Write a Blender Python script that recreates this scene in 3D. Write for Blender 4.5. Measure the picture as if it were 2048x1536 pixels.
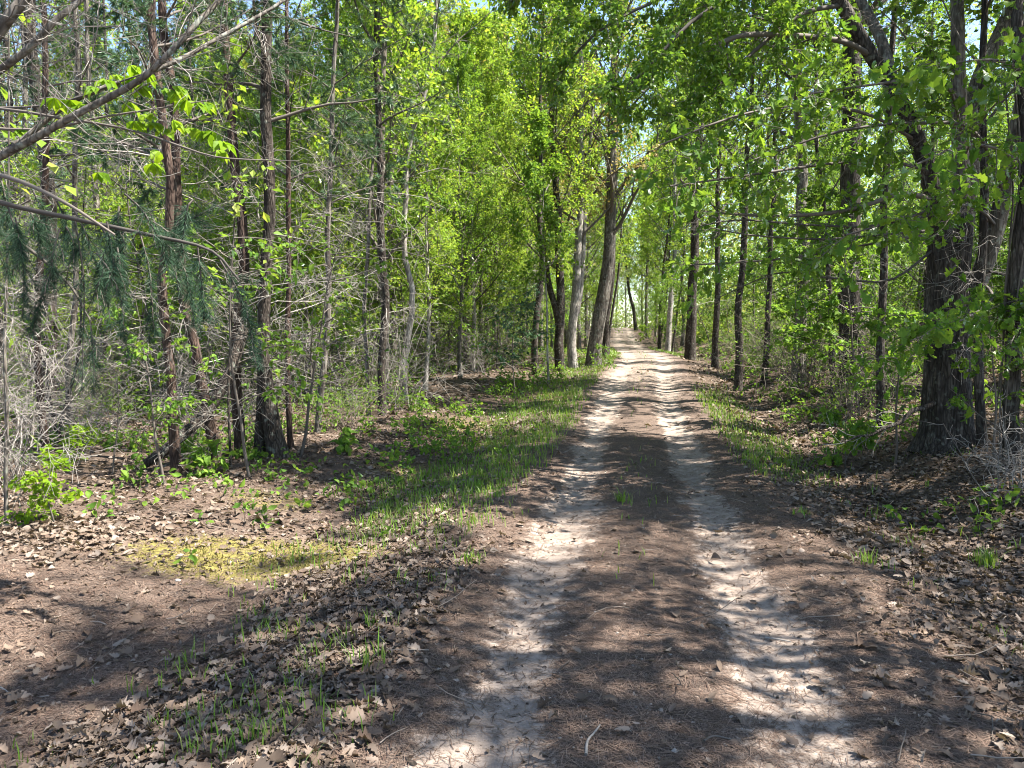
import bpy, math
import numpy as np
from math import radians, sin, cos, pi, tan

for o in list(bpy.data.objects): bpy.data.objects.remove(o)
SC = bpy.context.scene
COL = SC.collection
rng = np.random.default_rng(11)

# ------------------------------------------------------------------ camera, sky, sun, exposure
EYE, FPX, HORIZON = 1.65, 1536.0, 667.0          # eye height, focal length in photo pixels, horizon row
PITCH = math.atan((768 - HORIZON) / FPX)
cam_d = bpy.data.cameras.new('camera'); cam_d.sensor_width = 36; cam_d.lens = FPX / 2048 * 36
cam_d.clip_end = 1500; cam_d.clip_start = 0.05
cam = bpy.data.objects.new('camera', cam_d); COL.objects.link(cam)
cam.location = (0, 0, EYE); cam.rotation_euler = (pi / 2 - PITCH, 0, 0)
SC.camera = cam

SUN_AZ, SUN_EL = radians(98), radians(59)        # azimuth clockwise from the view direction
wd = bpy.data.worlds.new('World'); SC.world = wd; wd.use_nodes = True
nt = wd.node_tree; bg = nt.nodes['Background']
sky = nt.nodes.new('ShaderNodeTexSky'); sky.sky_type = 'NISHITA'; sky.sun_disc = False
sky.sun_elevation = SUN_EL; sky.sun_rotation = SUN_AZ
sky.dust_density = 0.6; sky.ozone_density = 1.5
nt.links.new(sky.outputs[0], bg.inputs[0]); bg.inputs[1].default_value = 0.085
sl = bpy.data.lights.new('sun', 'SUN'); sl.energy = 5.0; sl.angle = radians(0.53); sl.color = (1, 0.95, 0.87)
so = bpy.data.objects.new('sun', sl); COL.objects.link(so)
so.rotation_euler = (pi / 2 - SUN_EL, 0, pi - SUN_AZ)
SC.view_settings.view_transform = 'Standard'; SC.view_settings.look = 'None'
SC.view_settings.gamma = 1; SC.view_settings.use_curve_mapping = False
SC.view_settings.exposure = 2.25
SC.cycles.pixel_filter_type = 'BLACKMAN_HARRIS'; SC.cycles.filter_width = 1.05
SC.cycles.max_bounces = 7; SC.cycles.diffuse_bounces = 4; SC.cycles.glossy_bounces = 2
SC.cycles.transmission_bounces = 5; SC.cycles.sample_clamp_indirect = 4

# ------------------------------------------------------------------ small maths
def nrm(v):
    return v / np.maximum(np.linalg.norm(v, axis=-1, keepdims=True), 1e-9)

def hsh(ix, iy, iz=0, seed=0):
    h = (np.asarray(ix, np.int64) * 374761393 + np.asarray(iy, np.int64) * 668265263 + np.asarray(iz, np.int64) * 2147483647 + seed * 974711) & 0xFFFFFFFF
    h = ((h ^ (h >> 13)) * 1274126177) & 0xFFFFFFFF
    return ((h ^ (h >> 16)) & 0xFFFFFF) / float(0xFFFFFF)

def vnoise(x, y, z=None, seed=0):
    x = np.asarray(x, float); y = np.asarray(y, float)
    ix = np.floor(x).astype(np.int64); iy = np.floor(y).astype(np.int64)
    fx = x - ix; fy = y - iy; fx = fx * fx * (3 - 2 * fx); fy = fy * fy * (3 - 2 * fy)
    def lay(k):
        a = hsh(ix, iy, k, seed); b = hsh(ix + 1, iy, k, seed); c = hsh(ix, iy + 1, k, seed); d = hsh(ix + 1, iy + 1, k, seed)
        return (a * (1 - fx) + b * fx) * (1 - fy) + (c * (1 - fx) + d * fx) * fy
    if z is None: return lay(0)
    z = np.asarray(z, float); iz = np.floor(z).astype(np.int64); fz = z - iz; fz = fz * fz * (3 - 2 * fz)
    return lay(iz) * (1 - fz) + lay(iz + 1) * fz

def fbm(x, y, seed=0, n=4):
    r = 0; a = 0.5
    for i in range(n):
        r = r + a * vnoise(np.asarray(x) * 2 ** i, np.asarray(y) * 2 ** i, seed=seed + i); a *= 0.5
    return r / (1 - 0.5 ** n)

def sst(a, b, x):
    t = np.clip((np.asarray(x, float) - a) / (b - a), 0, 1); return t * t * (3 - 2 * t)

def curve(xs, ys):
    xs = np.array(xs, float); ys = np.array(ys, float); m = np.gradient(ys, xs)
    def f(x):
        x = np.asarray(x, float); xc = np.clip(x, xs[0], xs[-1])
        i = np.clip(np.searchsorted(xs, xc, side='right') - 1, 0, len(xs) - 2)
        h = xs[i + 1] - xs[i]; t = (xc - xs[i]) / h
        r = (2*t**3-3*t**2+1)*ys[i] + (t**3-2*t**2+t)*h*m[i] + (-2*t**3+3*t**2)*ys[i+1] + (t**3-t**2)*h*m[i+1]
        return r + np.where(x > xs[-1], (x - xs[-1]) * m[-1], 0) + np.where(x < xs[0], (x - xs[0]) * m[0], 0)
    return f

# ------------------------------------------------------------------ the lie of the land
road_x = curve([0, 5, 11, 16, 21, 29, 37, 46, 58, 70, 93, 140], [.09, .87, 1.80, 2.63, 3.55, 5.05, 6.3, 7.35, 8.75, 10.3, 13.4, 18.5])
road_z = curve([-10, 0, 5, 11, 16, 21, 29, 40, 46, 53, 60, 70, 80, 93, 110, 150], [0, 0, 0, .02, .17, .38, .60, .63, .60, .58, .72, 1.05, 1.45, 2.05, 2.45, 2.5])

def terrain(x, y):
    x = np.asarray(x, float); y = np.asarray(y, float); s = x - road_x(y); a = np.abs(s)
    z = road_z(y) * np.where(s < 0, 1 - 0.45 * sst(3, 14, -s), 1)
    rut = np.exp(-((a - 0.65) / 0.24) ** 2)
    ridge = np.exp(-(s / 0.28) ** 2)
    nz = 1 - 0.5 * sst(25, 45, y)
    z = z + (-0.035 * rut + 0.012 * ridge) * nz
    z = z + 0.025 * np.exp(-((a - 1.25) / .3) ** 2) * nz
    z = z - 0.16 * np.exp(-((s + 2.9) / 0.9) ** 2) * (1 - .4 * sst(9, 20, y))      # swale by the grass verge
    z = z - 0.15 * np.exp(-((s - 2.55) / 0.6) ** 2)                                 # ditch on the oak side
    z = z + (0.42 * sst(2.8, 5.2, s) + 0.55 * sst(5, 12, s)) * (0.55 + .45 * sst(2, 9, y))
    z = z + (fbm(x * .35, y * .35, 3) - .5) * 0.35 * sst(2.2, 7, a)
    z = z + (fbm(x * 1.9, y * 1.9, 9) - .5) * 0.07 * sst(0.9, 2.5, a)
    z = z + (fbm(x * 5, y * 5, 19, 3) - .5) * (0.005 + .016 * sst(.9, 2, a)) * (1 - .7 * sst(8, 16, y))
    return z

TH = PITCH
def px(u, v, D):
    """photo pixel at horizontal distance D -> point in the place"""
    a, b = (u - 1024) / FPX, (768 - v) / FPX
    d = np.array([a, cos(TH) + b * sin(TH), -sin(TH) + b * cos(TH)])
    return np.array([0, 0, EYE]) + d * (D / d[1])

def hit(u, v):
    a, b = (u - 1024) / FPX, (768 - v) / FPX
    d = np.array([a, cos(TH) + b * sin(TH), -sin(TH) + b * cos(TH)]); d = d / d[1]
    ys = np.concatenate([np.arange(1.5, 30, .02), np.arange(30, 140, .1)])
    zz = EYE + d[2] * ys; gz = terrain(d[0] * ys, ys)
    k = np.nonzero(zz <= gz)[0]
    return float(ys[k[0]]) if len(k) else 60.0

# ------------------------------------------------------------------ mesh buffer
class Buf:
    def __init__(s): s.v = []; s.f = []; s.n = 0; s.m = []
    def add(s, v, f, m=0):
        v = np.asarray(v, np.float32).reshape(-1, 3); f = np.asarray(f, np.int64)
        if len(v) == 0: return
        s.v.append(v); s.f.append(f + s.n); s.m.append(m); s.n += len(v)
    def mesh(s, name, mats, smooth=True):
        me = bpy.data.meshes.new(name)
        V = np.concatenate(s.v); L = np.concatenate([f.ravel() for f in s.f])
        tot = np.concatenate([np.full(len(f), f.shape[1], np.int32) for f in s.f])
        mi = np.concatenate([np.full(len(f), m, np.int32) for f, m in zip(s.f, s.m)])
        me.vertices.add(len(V)); me.vertices.foreach_set('co', V.ravel())
        me.loops.add(len(L)); me.loops.foreach_set('vertex_index', L.astype(np.int32))
        me.polygons.add(len(tot)); st = np.concatenate([[0], np.cumsum(tot)[:-1]]).astype(np.int32)
        me.polygons.foreach_set('loop_start', st); me.polygons.foreach_set('loop_total', tot)
        me.polygons.foreach_set('material_index', mi)
        me.polygons.foreach_set('use_smooth', np.full(len(tot), smooth))
        for m in (mats if isinstance(mats, (list, tuple)) else [mats]): me.materials.append(m)
        me.update(); return me

def obj(name, data, parent=None, loc=None):
    o = bpy.data.objects.new(name, data); COL.objects.link(o)
    if parent is not None: o.parent = parent
    if loc is not None: o.location = loc
    return o

def tag(o, label=None, cat=None, group=None, kind=None):
    for k, v in (('label', label), ('category', cat), ('group', group), ('kind', kind)):
        if v: o[k] = v
    return o

def thing(name, label, cat, loc, group=None, rz=0):
    o = obj(name, None, None, tuple(float(c) for c in loc)); o.empty_display_size = .2; o.rotation_euler.z = rz
    return tag(o, label, cat, group)

def tubes(buf, P, R, seg=4, m=0, rough=0.0, seed=0, cap=False):
    """P (N,k,3) polylines, R (N,k) radii -> tubes"""
    P = np.asarray(P, float); R = np.asarray(R, float)
    if P.ndim == 2: P = P[None]; R = R[None]
    N, k, _ = P.shape
    if N == 0: return
    T = nrm(np.gradient(P, axis=1))
    d = nrm(P[:, -1] - P[:, 0]); ref = np.where(np.abs(d[:, 2:3]) > .8, np.array([[0., 1, 0]]), np.array([[0., 0, 1]]))
    n1 = nrm(np.cross(T, ref[:, None, :])); n2 = np.cross(T, n1)
    a = np.arange(seg) * 2 * pi / seg
    rad = R[:, :, None] * np.ones(seg)
    if rough:
        zc = np.cumsum(np.linalg.norm(np.diff(P, axis=1, prepend=P[:, :1]), axis=2), axis=1)[:, :, None] + seed * 3.7
        ang = np.broadcast_to(a, rad.shape)
        rad = rad * (1 + rough * (vnoise(np.cos(ang) * 2.2 + 9, np.sin(ang) * 2.2 + 5, zc * 1.3, seed) - .5) * 2)
    V = P[:, :, None, :] + rad[..., None] * (np.cos(a)[None, None, :, None] * n1[:, :, None, :] + np.sin(a)[None, None, :, None] * n2[:, :, None, :])
    i = np.arange(N)[:, None, None] * k * seg; j = np.arange(k - 1)[None, :, None] * seg; c = np.arange(seg)[None, None, :]; c2 = (c + 1) % seg
    F = np.stack([i + j + c, i + j + c2, i + j + seg + c2, i + j + seg + c], -1).reshape(-1, 4)
    buf.add(V.reshape(-1, 3), F, m)
    if cap:
        vi = V.reshape(N, k, seg, 3)
        for e in (0, k - 1):
            vv = np.concatenate([vi[:, e], P[:, e][:, None]], 1).reshape(-1, 3); b = np.arange(N)[:, None] * (seg + 1)
            q = np.arange(seg); buf.add(vv, np.stack([b + q, b + (q + 1) % seg, np.broadcast_to(b + seg, (N, seg))], -1).reshape(-1, 3), m)

def grow(base, d, L, k, grav=0.0, wob=0.12, r=rng):
    """branches: bases (N,3), directions (N,3), lengths (N,) -> (N,k,3)"""
    N = len(base); P = np.zeros((N, k, 3)); P[:, 0] = base; d = nrm(d)
    for i in range(1, k):
        d = nrm(d + np.array([0, 0, -1.]) * (grav / k) + r.normal(0, wob, (N, 3)))
        P[:, i] = P[:, i - 1] + d * (np.asarray(L) / (k - 1))[:, None]
    return P

def along(P, u):
    """points and tangents at fractions u (N,m) of polylines P (N,k,3)"""
    N, k, _ = P.shape; t = np.clip(u, 0, .9999) * (k - 1); i = t.astype(int); f = (t - i)[..., None]; n = np.arange(N)[:, None]
    A = P[n, i]; B = P[n, i + 1]
    return A + (B - A) * f, nrm(B - A)

def fork(P, m, u0, u1, ang, r=rng):
    """m side directions on each of the polylines P -> bases (N*m,3), dirs, u"""
    N = len(P); u = u0 + (u1 - u0) * (np.arange(m)[None] + r.random((N, m))) / m
    b, t = along(P, u); rd = nrm(np.cross(t, r.normal(0, 1, t.shape))); a = (ang + r.normal(0, .2, u.shape))[..., None]
    return b.reshape(-1, 3), (t * np.cos(a) + rd * np.sin(a)).reshape(-1, 3), u.reshape(-1)

# ------------------------------------------------------------------ leaf shapes (x across, y along, z out of the blade)
def strip_leaf(w, fold=.12, droop=.15, stem=0.0):
    n = len(w); y = np.linspace(0, 1, n); z = -droop * y ** 2
    c = np.stack([0 * y, y + stem, z], 1); l = np.stack([-np.array(w), y + stem, z + fold * np.array(w) * 2], 1); r = l * [-1, 1, 1]
    V = np.concatenate([c, l, r]); F = []
    for i in range(n - 1): F += [[i, i + 1, n + i + 1, n + i], [i + 1, i, 2 * n + i, 2 * n + i + 1]]
    return V, np.array(F)
DIAMOND = (np.array([[0, 0, 0], [-.33, .5, .06], [0, 1, -.1], [.33, .5, .06]]), np.array([[0, 2, 1], [0, 3, 2]]))
OVATE = strip_leaf([.01, .27, .31, .2, .0], .15, .2)
OAK = strip_leaf([.02, .13, .1, .3, .17, .4, .26, .3, .02], .12, .25)
LIME = strip_leaf([.01, .2, .3, .16, .0], .2, .3)

def leaves(buf, pos, ax, nor, size, tpl, m=0, curl=None, widen=1.0):
    V, F = tpl; N = len(pos)
    if N == 0: return
    ax = nrm(ax); x = nrm(np.cross(ax, nor)); z = np.cross(x, ax); s = np.asarray(size)[:, None, None]
    Vt = np.broadcast_to(V, (N,) + V.shape).copy(); Vt[:, :, 0] *= np.reshape(widen, (-1, 1))
    if curl is not None:
        cx_, cy_ = curl[:, 0:1], curl[:, 1:2]
        Vt[:, :, 2] += cx_ * (Vt[:, :, 0] ** 2) * 3 + cy_ * ((Vt[:, :, 1] - .5) ** 2) * 1.6
        Vt[:, :, 0] *= 1 - .35 * np.abs(cx_)
    W = pos[:, None, :] + s * (Vt[:, :, 0:1] * x[:, None] + Vt[:, :, 1:2] * ax[:, None] + Vt[:, :, 2:3] * z[:, None])
    buf.add(W.reshape(-1, 3), (np.arange(N)[:, None, None] * len(V) + F[None]).reshape(-1, F.shape[1]), m)

def leaf_spray(buf, P, per, size, tpl, u0=.2, up=1.0, out=.8, droop=.3, jit=.05, m=0, r=rng):
    """leaves along twigs P (N,k,3)"""
    N = len(P); u = u0 + (1 - u0) * r.random((N, per)); b, t = along(P, u)
    b = b.reshape(-1, 3) + r.normal(0, jit, (N * per, 3)); t = t.reshape(-1, 3)
    ax = t * out + r.normal(0, .6, t.shape) + np.array([0, 0, -droop])
    no = np.array([0, 0, up]) + r.normal(0, .55, t.shape)
    leaves(buf, b, ax, no, size * r.uniform(.5, 1.3, len(b)), tpl, m, r.uniform(-.9, .9, (len(b), 2)) if len(tpl[0]) > 8 else None)

def needle_tufts(buf, P, per, ln, wd_, u0=.3, m=0, droop=.2, spread=.75, r=rng):
    N = len(P); u = u0 + (1 - u0) * r.random((N, per)); b, t = along(P, u); b = b.reshape(-1, 3); t = t.reshape(-1, 3)
    rd = nrm(np.cross(t, r.normal(0, 1, t.shape))); d = nrm(t * r.uniform(.45, 1.2, (len(t), 1)) + rd * spread + [0, 0, -droop])
    w = nrm(np.cross(d, r.normal(0, 1, d.shape))) * wd_; L = ln * r.uniform(.7, 1.15, (len(t), 1))
    V = np.stack([b - w, b + w, b + d * L], 1).reshape(-1, 3)
    buf.add(V, np.arange(len(V)).reshape(-1, 3), m)

# ------------------------------------------------------------------ materials
def newmat(name):
    m = bpy.data.materials.new(name); m.use_nodes = True; t = m.node_tree; t.nodes.clear()
    o = t.nodes.new('ShaderNodeOutputMaterial'); return m, t, o
def N_(t, k, **kw):
    n = t.nodes.new(k)
    for a, b in kw.items():
        if a.startswith('i_'):
            key = a[2:]; n.inputs[int(key) if key.isdigit() else key.replace('_', ' ')].default_value = b
        else: setattr(n, a, b)
    return n
def ramp(t, fac, stops):
    n = t.nodes.new('ShaderNodeValToRGB'); e = n.color_ramp.elements
    while len(e) < len(stops): e.new(.5)
    for q, (p, c) in zip(e, stops): q.position = p; q.color = (*c, 1) if len(c) == 3 else c
    t.links.new(fac, n.inputs[0]); return n.outputs[0]
def mix(t, fac, a, b, mode='MIX'):
    n = t.nodes.new('ShaderNodeMix'); n.data_type = 'RGBA'; n.blend_type = mode
    for s, v in ((n.inputs[0], fac), (n.inputs[6], a), (n.inputs[7], b)):
        if hasattr(v, 'is_output'): t.links.new(v, s)
        else: s.default_value = v if isinstance(v, (int, float)) else (*v, 1)
    return n.outputs[2]
def mth(t, op, a, b=0.0, c=None):
    n = t.nodes.new('ShaderNodeMath'); n.operation = op
    for s, v in zip(n.inputs, (a, b, c)):
        if v is None: continue
        if hasattr(v, 'is_output'): t.links.new(v, s)
        else: s.default_value = v
    return n.outputs[0]

def leaf_mat(name, cols, trans=.45, tcol=1.6, gloss=.05, rough=.45):
    """thin leaf: diffuse + light through it + a little sheen; every leaf its own tint"""
    m, t, o = newmat(name); g = N_(t, 'ShaderNodeNewGeometry')
    n = len(cols); c = ramp(t, g.outputs['Random Per Island'], [(i / max(n - 1, 1), k) for i, k in enumerate(cols)])
    d = N_(t, 'ShaderNodeBsdfDiffuse'); tr = N_(t, 'ShaderNodeBsdfTranslucent'); gl = N_(t, 'ShaderNodeBsdfGlossy', i_Roughness=rough)
    t.links.new(c, d.inputs[0])
    tc = mix(t, 1.0, c, (tcol, tcol * .93, tcol * .45), 'MULTIPLY'); t.links.new(tc, tr.inputs[0])
    a = N_(t, 'ShaderNodeMixShader'); a.inputs[0].default_value = trans; t.links.new(d.outputs[0], a.inputs[1]); t.links.new(tr.outputs[0], a.inputs[2])
    f = N_(t, 'ShaderNodeFresnel', i_IOR=1.4); gf = mth(t, 'MULTIPLY', f.outputs[0], gloss * 2.5)
    b = N_(t, 'ShaderNodeMixShader'); t.links.new(gf, b.inputs[0]); t.links.new(a.outputs[0], b.inputs[1]); t.links.new(gl.outputs[0], b.inputs[2])
    t.links.new(b.outputs[0], o.inputs[0]); return m

def bark_mat(name, dark, mid, light, scale=9, stretch=.16, bump=.6, lichen=0.0):
    m, t, o = newmat(name); tc = N_(t, 'ShaderNodeTexCoord'); mp = N_(t, 'ShaderNodeMapping'); mp.inputs['Scale'].default_value = (1, 1, stretch)
    t.links.new(tc.outputs['Object'], mp.inputs[0])
    n1 = N_(t, 'ShaderNodeTexNoise', i_Scale=scale, i_Detail=6, i_Roughness=.65, i_Distortion=.4); t.links.new(mp.outputs[0], n1.inputs[0])
    v = N_(t, 'ShaderNodeTexVoronoi', i_Scale=scale * 2.2, feature='DISTANCE_TO_EDGE'); t.links.new(mp.outputs[0], v.inputs[0])
    n2 = N_(t, 'ShaderNodeTexNoise', i_Scale=2.2, i_Detail=3); t.links.new(tc.outputs['Object'], n2.inputs[0])
    c = ramp(t, n1.outputs[0], [(.28, dark), (.5, mid), (.72, light)])
    vr = ramp(t, v.outputs[0], [(0, (.35, .35, .35)), (.22, (1, 1, 1))])
    c = mix(t, .8, c, vr, 'MULTIPLY')
    pr = ramp(t, n2.outputs[0], [(.3, (.75, .75, .75)), (.7, (1.2, 1.17, 1.12))]); c = mix(t, 1, c, pr, 'MULTIPLY')
    if lichen:
        n3 = N_(t, 'ShaderNodeTexNoise', i_Scale=14, i_Detail=4); t.links.new(tc.outputs['Object'], n3.inputs[0])
        lf = ramp(t, n3.outputs[0], [(.58, (0, 0, 0)), (.66, (lichen,) * 3)]); c = mix(t, lf, c, (.36, .4, .33))
    h = mth(t, 'ADD', mth(t, 'MULTIPLY', vr, .6), n1.outputs[0])
    b = N_(t, 'ShaderNodeBump', i_Strength=bump, i_Distance=.02); t.links.new(h, b.inputs['Height'])
    p = N_(t, 'ShaderNodeBsdfPrincipled', i_Roughness=.9); p.inputs['Specular IOR Level'].default_value = .15
    t.links.new(c, p.inputs['Base Color']); t.links.new(b.outputs[0], p.inputs['Normal']); t.links.new(p.outputs[0], o.inputs[0]); return m

def twig_mat(name, a, b):
    m, t, o = newmat(name); g = N_(t, 'ShaderNodeNewGeometry'); c = ramp(t, g.outputs['Random Per Island'], [(0, a), (1, b)])
    p = N_(t, 'ShaderNodeBsdfPrincipled', i_Roughness=.85); t.links.new(c, p.inputs['Base Color']); t.links.new(p.outputs[0], o.inputs[0]); return m

M = dict(
    pine_bark=bark_mat('pine_bark', (.03, .02, .017), (.085, .057, .046), (.17, .125, .105), 13, .25, .8),
    grey_bark=bark_mat('grey_bark', (.06, .05, .042), (.16, .14, .12), (.3, .275, .245), 11, .14, .6, .35),
    pale_bark=bark_mat('pale_bark', (.16, .145, .125), (.36, .33, .3), (.5, .48, .44), 7, .3, .35, .25),
    dark_bark=bark_mat('dark_bark', (.022, .018, .015), (.065, .053, .045), (.14, .12, .105), 14, .24, 1.0, .25),
    oak_bark=bark_mat('oak_bark', (.02, .017, .015), (.062, .053, .047), (.15, .132, .118), 13, .2, 1.0, .15),
    dead_twig=twig_mat('dead_twig', (.06, .05, .043), (.33, .3, .265)),
    dark_twig=twig_mat('dark_twig', (.045, .038, .032), (.14, .115, .095)),
    brush_twig=twig_mat('brush_twig', (.055, .042, .033), (.27, .22, .175)),
    bright_leaf=leaf_mat('bright_leaf', [(.12, .23, .03), (.2, .33, .045), (.27, .37, .05), (.17, .3, .04), (.34, .38, .09)], .52, 1.35),
    mid_leaf=leaf_mat('mid_leaf', [(.07, .15, .025), (.12, .23, .035), (.18, .28, .04), (.1, .19, .035)], .5, 1.4),
    oak_leaf=leaf_mat('oak_leaf', [(.055, .12, .02), (.09, .175, .025), (.14, .22, .03), (.075, .15, .025)], .52, 1.5),
    lime_leaf=leaf_mat('lime_leaf', [(.1, .2, .015), (.17, .28, .02), (.2, .3, .02)], .55),
    tan_leaf=leaf_mat('tan_leaf', [(.3, .24, .1), (.38, .3, .14), (.24, .24, .07), (.3, .28, .1)], .4, 1.2),
    pine_leaf=leaf_mat('pine_leaf', [(.035, .072, .042), (.06, .115, .065), (.08, .14, .06), (.085, .145, .085)], .25, 1.1, .02),
    spray_leaf=leaf_mat('spray_leaf', [(.022, .05, .034), (.04, .08, .05), (.05, .095, .05), (.06, .1, .065)], .2, 1.1, .02),
    far_leaf=leaf_mat('far_leaf', [(.1, .18, .05), (.18, .28, .06), (.24, .32, .08), (.28, .28, .14)], .5, 1.3),
    dead_leaf=leaf_mat('dead_leaf', [(.06, .045, .035), (.13, .096, .072), (.2, .15, .115), (.11, .075, .055), (.27, .22, .18), (.15, .118, .094), (.085, .065, .052)], .15, .9, .05),
    needle=leaf_mat('needle', [(.06, .037, .027), (.13, .082, .06), (.2, .14, .105), (.08, .052, .04)], .05, 1, .02),
    grass=leaf_mat('grass', [(.085, .18, .025), (.13, .24, .035), (.18, .28, .05), (.22, .25, .1)], .4, 1.5, .03),
    moss=leaf_mat('moss', [(.08, .075, .022), (.165, .145, .045), (.26, .225, .085), (.125, .11, .035)], .25, 1.1, .0),
    grit=twig_mat('grit', (.05, .04, .033), (.3, .26, .22)),
    stone=bark_mat('stone', (.4, .38, .36), (.6, .58, .55), (.75, .74, .72), 12, 1, .3),
)

def ground_mat():
    m, t, o = newmat('forest_floor'); tc = N_(t, 'ShaderNodeTexCoord'); co = tc.outputs['Object']
    def noise(sc, det=5, ro=.6):
        n = N_(t, 'ShaderNodeTexNoise', i_Scale=sc, i_Detail=det, i_Roughness=ro); t.links.new(co, n.inputs[0]); return n.outputs[0]
    at = lambda k: N_(t, 'ShaderNodeAttribute', attribute_name=k).outputs['Fac']
    fine = noise(90, 4, .7); mid_ = noise(13, 6, .65); big = noise(1.7, 4)
    st = N_(t, 'ShaderNodeMapping'); st.inputs['Scale'].default_value = (60, 200, 60); st.inputs['Rotation'].default_value = (0, 0, .5); t.links.new(co, st.inputs[0])
    st2 = N_(t, 'ShaderNodeMapping'); st2.inputs['Scale'].default_value = (210, 70, 60); st2.inputs['Rotation'].default_value = (0, 0, -.3); t.links.new(co, st2.inputs[0])
    f1 = N_(t, 'ShaderNodeTexNoise', i_Scale=1, i_Detail=3); t.links.new(st.outputs[0], f1.inputs[0])
    f2 = N_(t, 'ShaderNodeTexNoise', i_Scale=1, i_Detail=3); t.links.new(st2.outputs[0], f2.inputs[0])
    fib = mth(t, 'MAXIMUM', f1.outputs[0], f2.outputs[0])
    needle = ramp(t, fib, [(.4, (.037, .028, .023)), (.55, (.094, .069, .055)), (.68, (.2, .15, .12))])
    sand = ramp(t, mid_, [(.3, (.17, .14, .118)), (.5, (.235, .193, .163)), (.7, (.31, .258, .22))])
    sand = mix(t, .5, sand, ramp(t, fine, [(.3, (.55, .53, .5)), (.6, (1.15, 1.13, 1.1))]), 'MULTIPLY')
    spk = N_(t, 'ShaderNodeTexVoronoi', i_Scale=42, i_Randomness=1.0); t.links.new(co, spk.inputs[0])
    sp = ramp(t, mth(t, 'ADD', spk.outputs[0], mth(t, 'MULTIPLY', mid_, .5)), [(.33, (.3, .25, .22)), (.42, (1, 1, 1))])
    sand = mix(t, .9, sand, sp, 'MULTIPLY')
    humus = ramp(t, fib, [(.4, (.035, .026, .02)), (.58, (.09, .066, .05)), (.72, (.17, .125, .095))])
    moss = ramp(t, noise(60, 5, .75), [(.32, (.055, .055, .015)), (.5, (.15, .13, .04)), (.68, (.28, .24, .085))])
    jit = lambda a, amt=.75: mth(t, 'ADD', a, mth(t, 'MULTIPLY', mth(t, 'SUBTRACT', mth(t, 'ADD', mth(t, 'MULTIPLY', mid_, .6), mth(t, 'MULTIPLY', fine, .4)), .5), amt * 2.6))
    sm = ramp(t, jit(at('sand')), [(.36, (0, 0, 0)), (.62, (1, 1, 1))])
    nm = ramp(t, jit(at('needle')), [(.35, (0, 0, 0)), (.6, (1, 1, 1))])
    mm = ramp(t, jit(at('moss')), [(.4, (0, 0, 0)), (.62, (1, 1, 1))])
    c = mix(t, nm, humus, needle); c = mix(t, mm, c, moss); c = mix(t, sm, c, sand)
    c = mix(t, .6, c, ramp(t, big, [(.3, (.78, .76, .75)), (.7, (1.2, 1.18, 1.15))]), 'MULTIPLY')
    h = mth(t, 'ADD', mth(t, 'MULTIPLY', mth(t, 'MULTIPLY', fib, .7), mth(t, 'SUBTRACT', 1.0, mth(t, 'MULTIPLY', sm, .85))), mth(t, 'ADD', mth(t, 'MULTIPLY', mid_, .35), mth(t, 'MULTIPLY', fine, .25)))
    b = N_(t, 'ShaderNodeBump', i_Strength=.7, i_Distance=.02); t.links.new(h, b.inputs['Height'])
    p = N_(t, 'ShaderNodeBsdfPrincipled', i_Roughness=.95); p.inputs['Specular IOR Level'].default_value = .1
    t.links.new(c, p.inputs['Base Color']); t.links.new(b.outputs[0], p.inputs['Normal']); t.links.new(p.outputs[0], o.inputs[0]); return m
GROUND = ground_mat()

# ------------------------------------------------------------------ ground and road: one lattice, cut along the road's edges
def masks(x, y):
    s = x - road_x(y); a = np.abs(s); far = sst(10, 22, y)
    w = .27 + .06 * far
    edge = (fbm(x * 2.2, y * 1.1, 31) - .5) * .3 + (fbm(x * 6, y * 4, 33) - .5) * .22
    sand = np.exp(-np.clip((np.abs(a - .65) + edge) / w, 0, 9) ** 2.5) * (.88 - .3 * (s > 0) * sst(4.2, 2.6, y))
    sand = np.maximum(sand, far * .5 * sst(1.5, 1.0, a))
    needle = np.maximum(sst(2.0 - .45 * far, 1.5 - .3 * far, a + edge), sst(-2.2, -2.7, s) * sst(6.3, 5.2, y + edge * 3))
    needle = np.maximum(needle, .55 * (s < 0) * sst(-6, -5, s) * sst(16, 12, y))
    moss = np.zeros_like(s)
    for mx, my, rx, ry in ((-2.05, 6.05, 1.1, .55), (-2.5, 7.8, .7, .6), (-.9, 13.6, 1.3, 1.6), (-.1, 12.0, .8, .8), (-1.3, 10.0, 1.0, .9), (1.0, 17.5, .8, 2.2)):
        moss = np.maximum(moss, np.exp(-(((x - mx) / rx) ** 2 + ((y - my) / ry) ** 2) ** (1.1 if my < 6.5 else 1.5)) * (1.15 if my < 6.5 else .5))
    return sand, needle, moss

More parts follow.
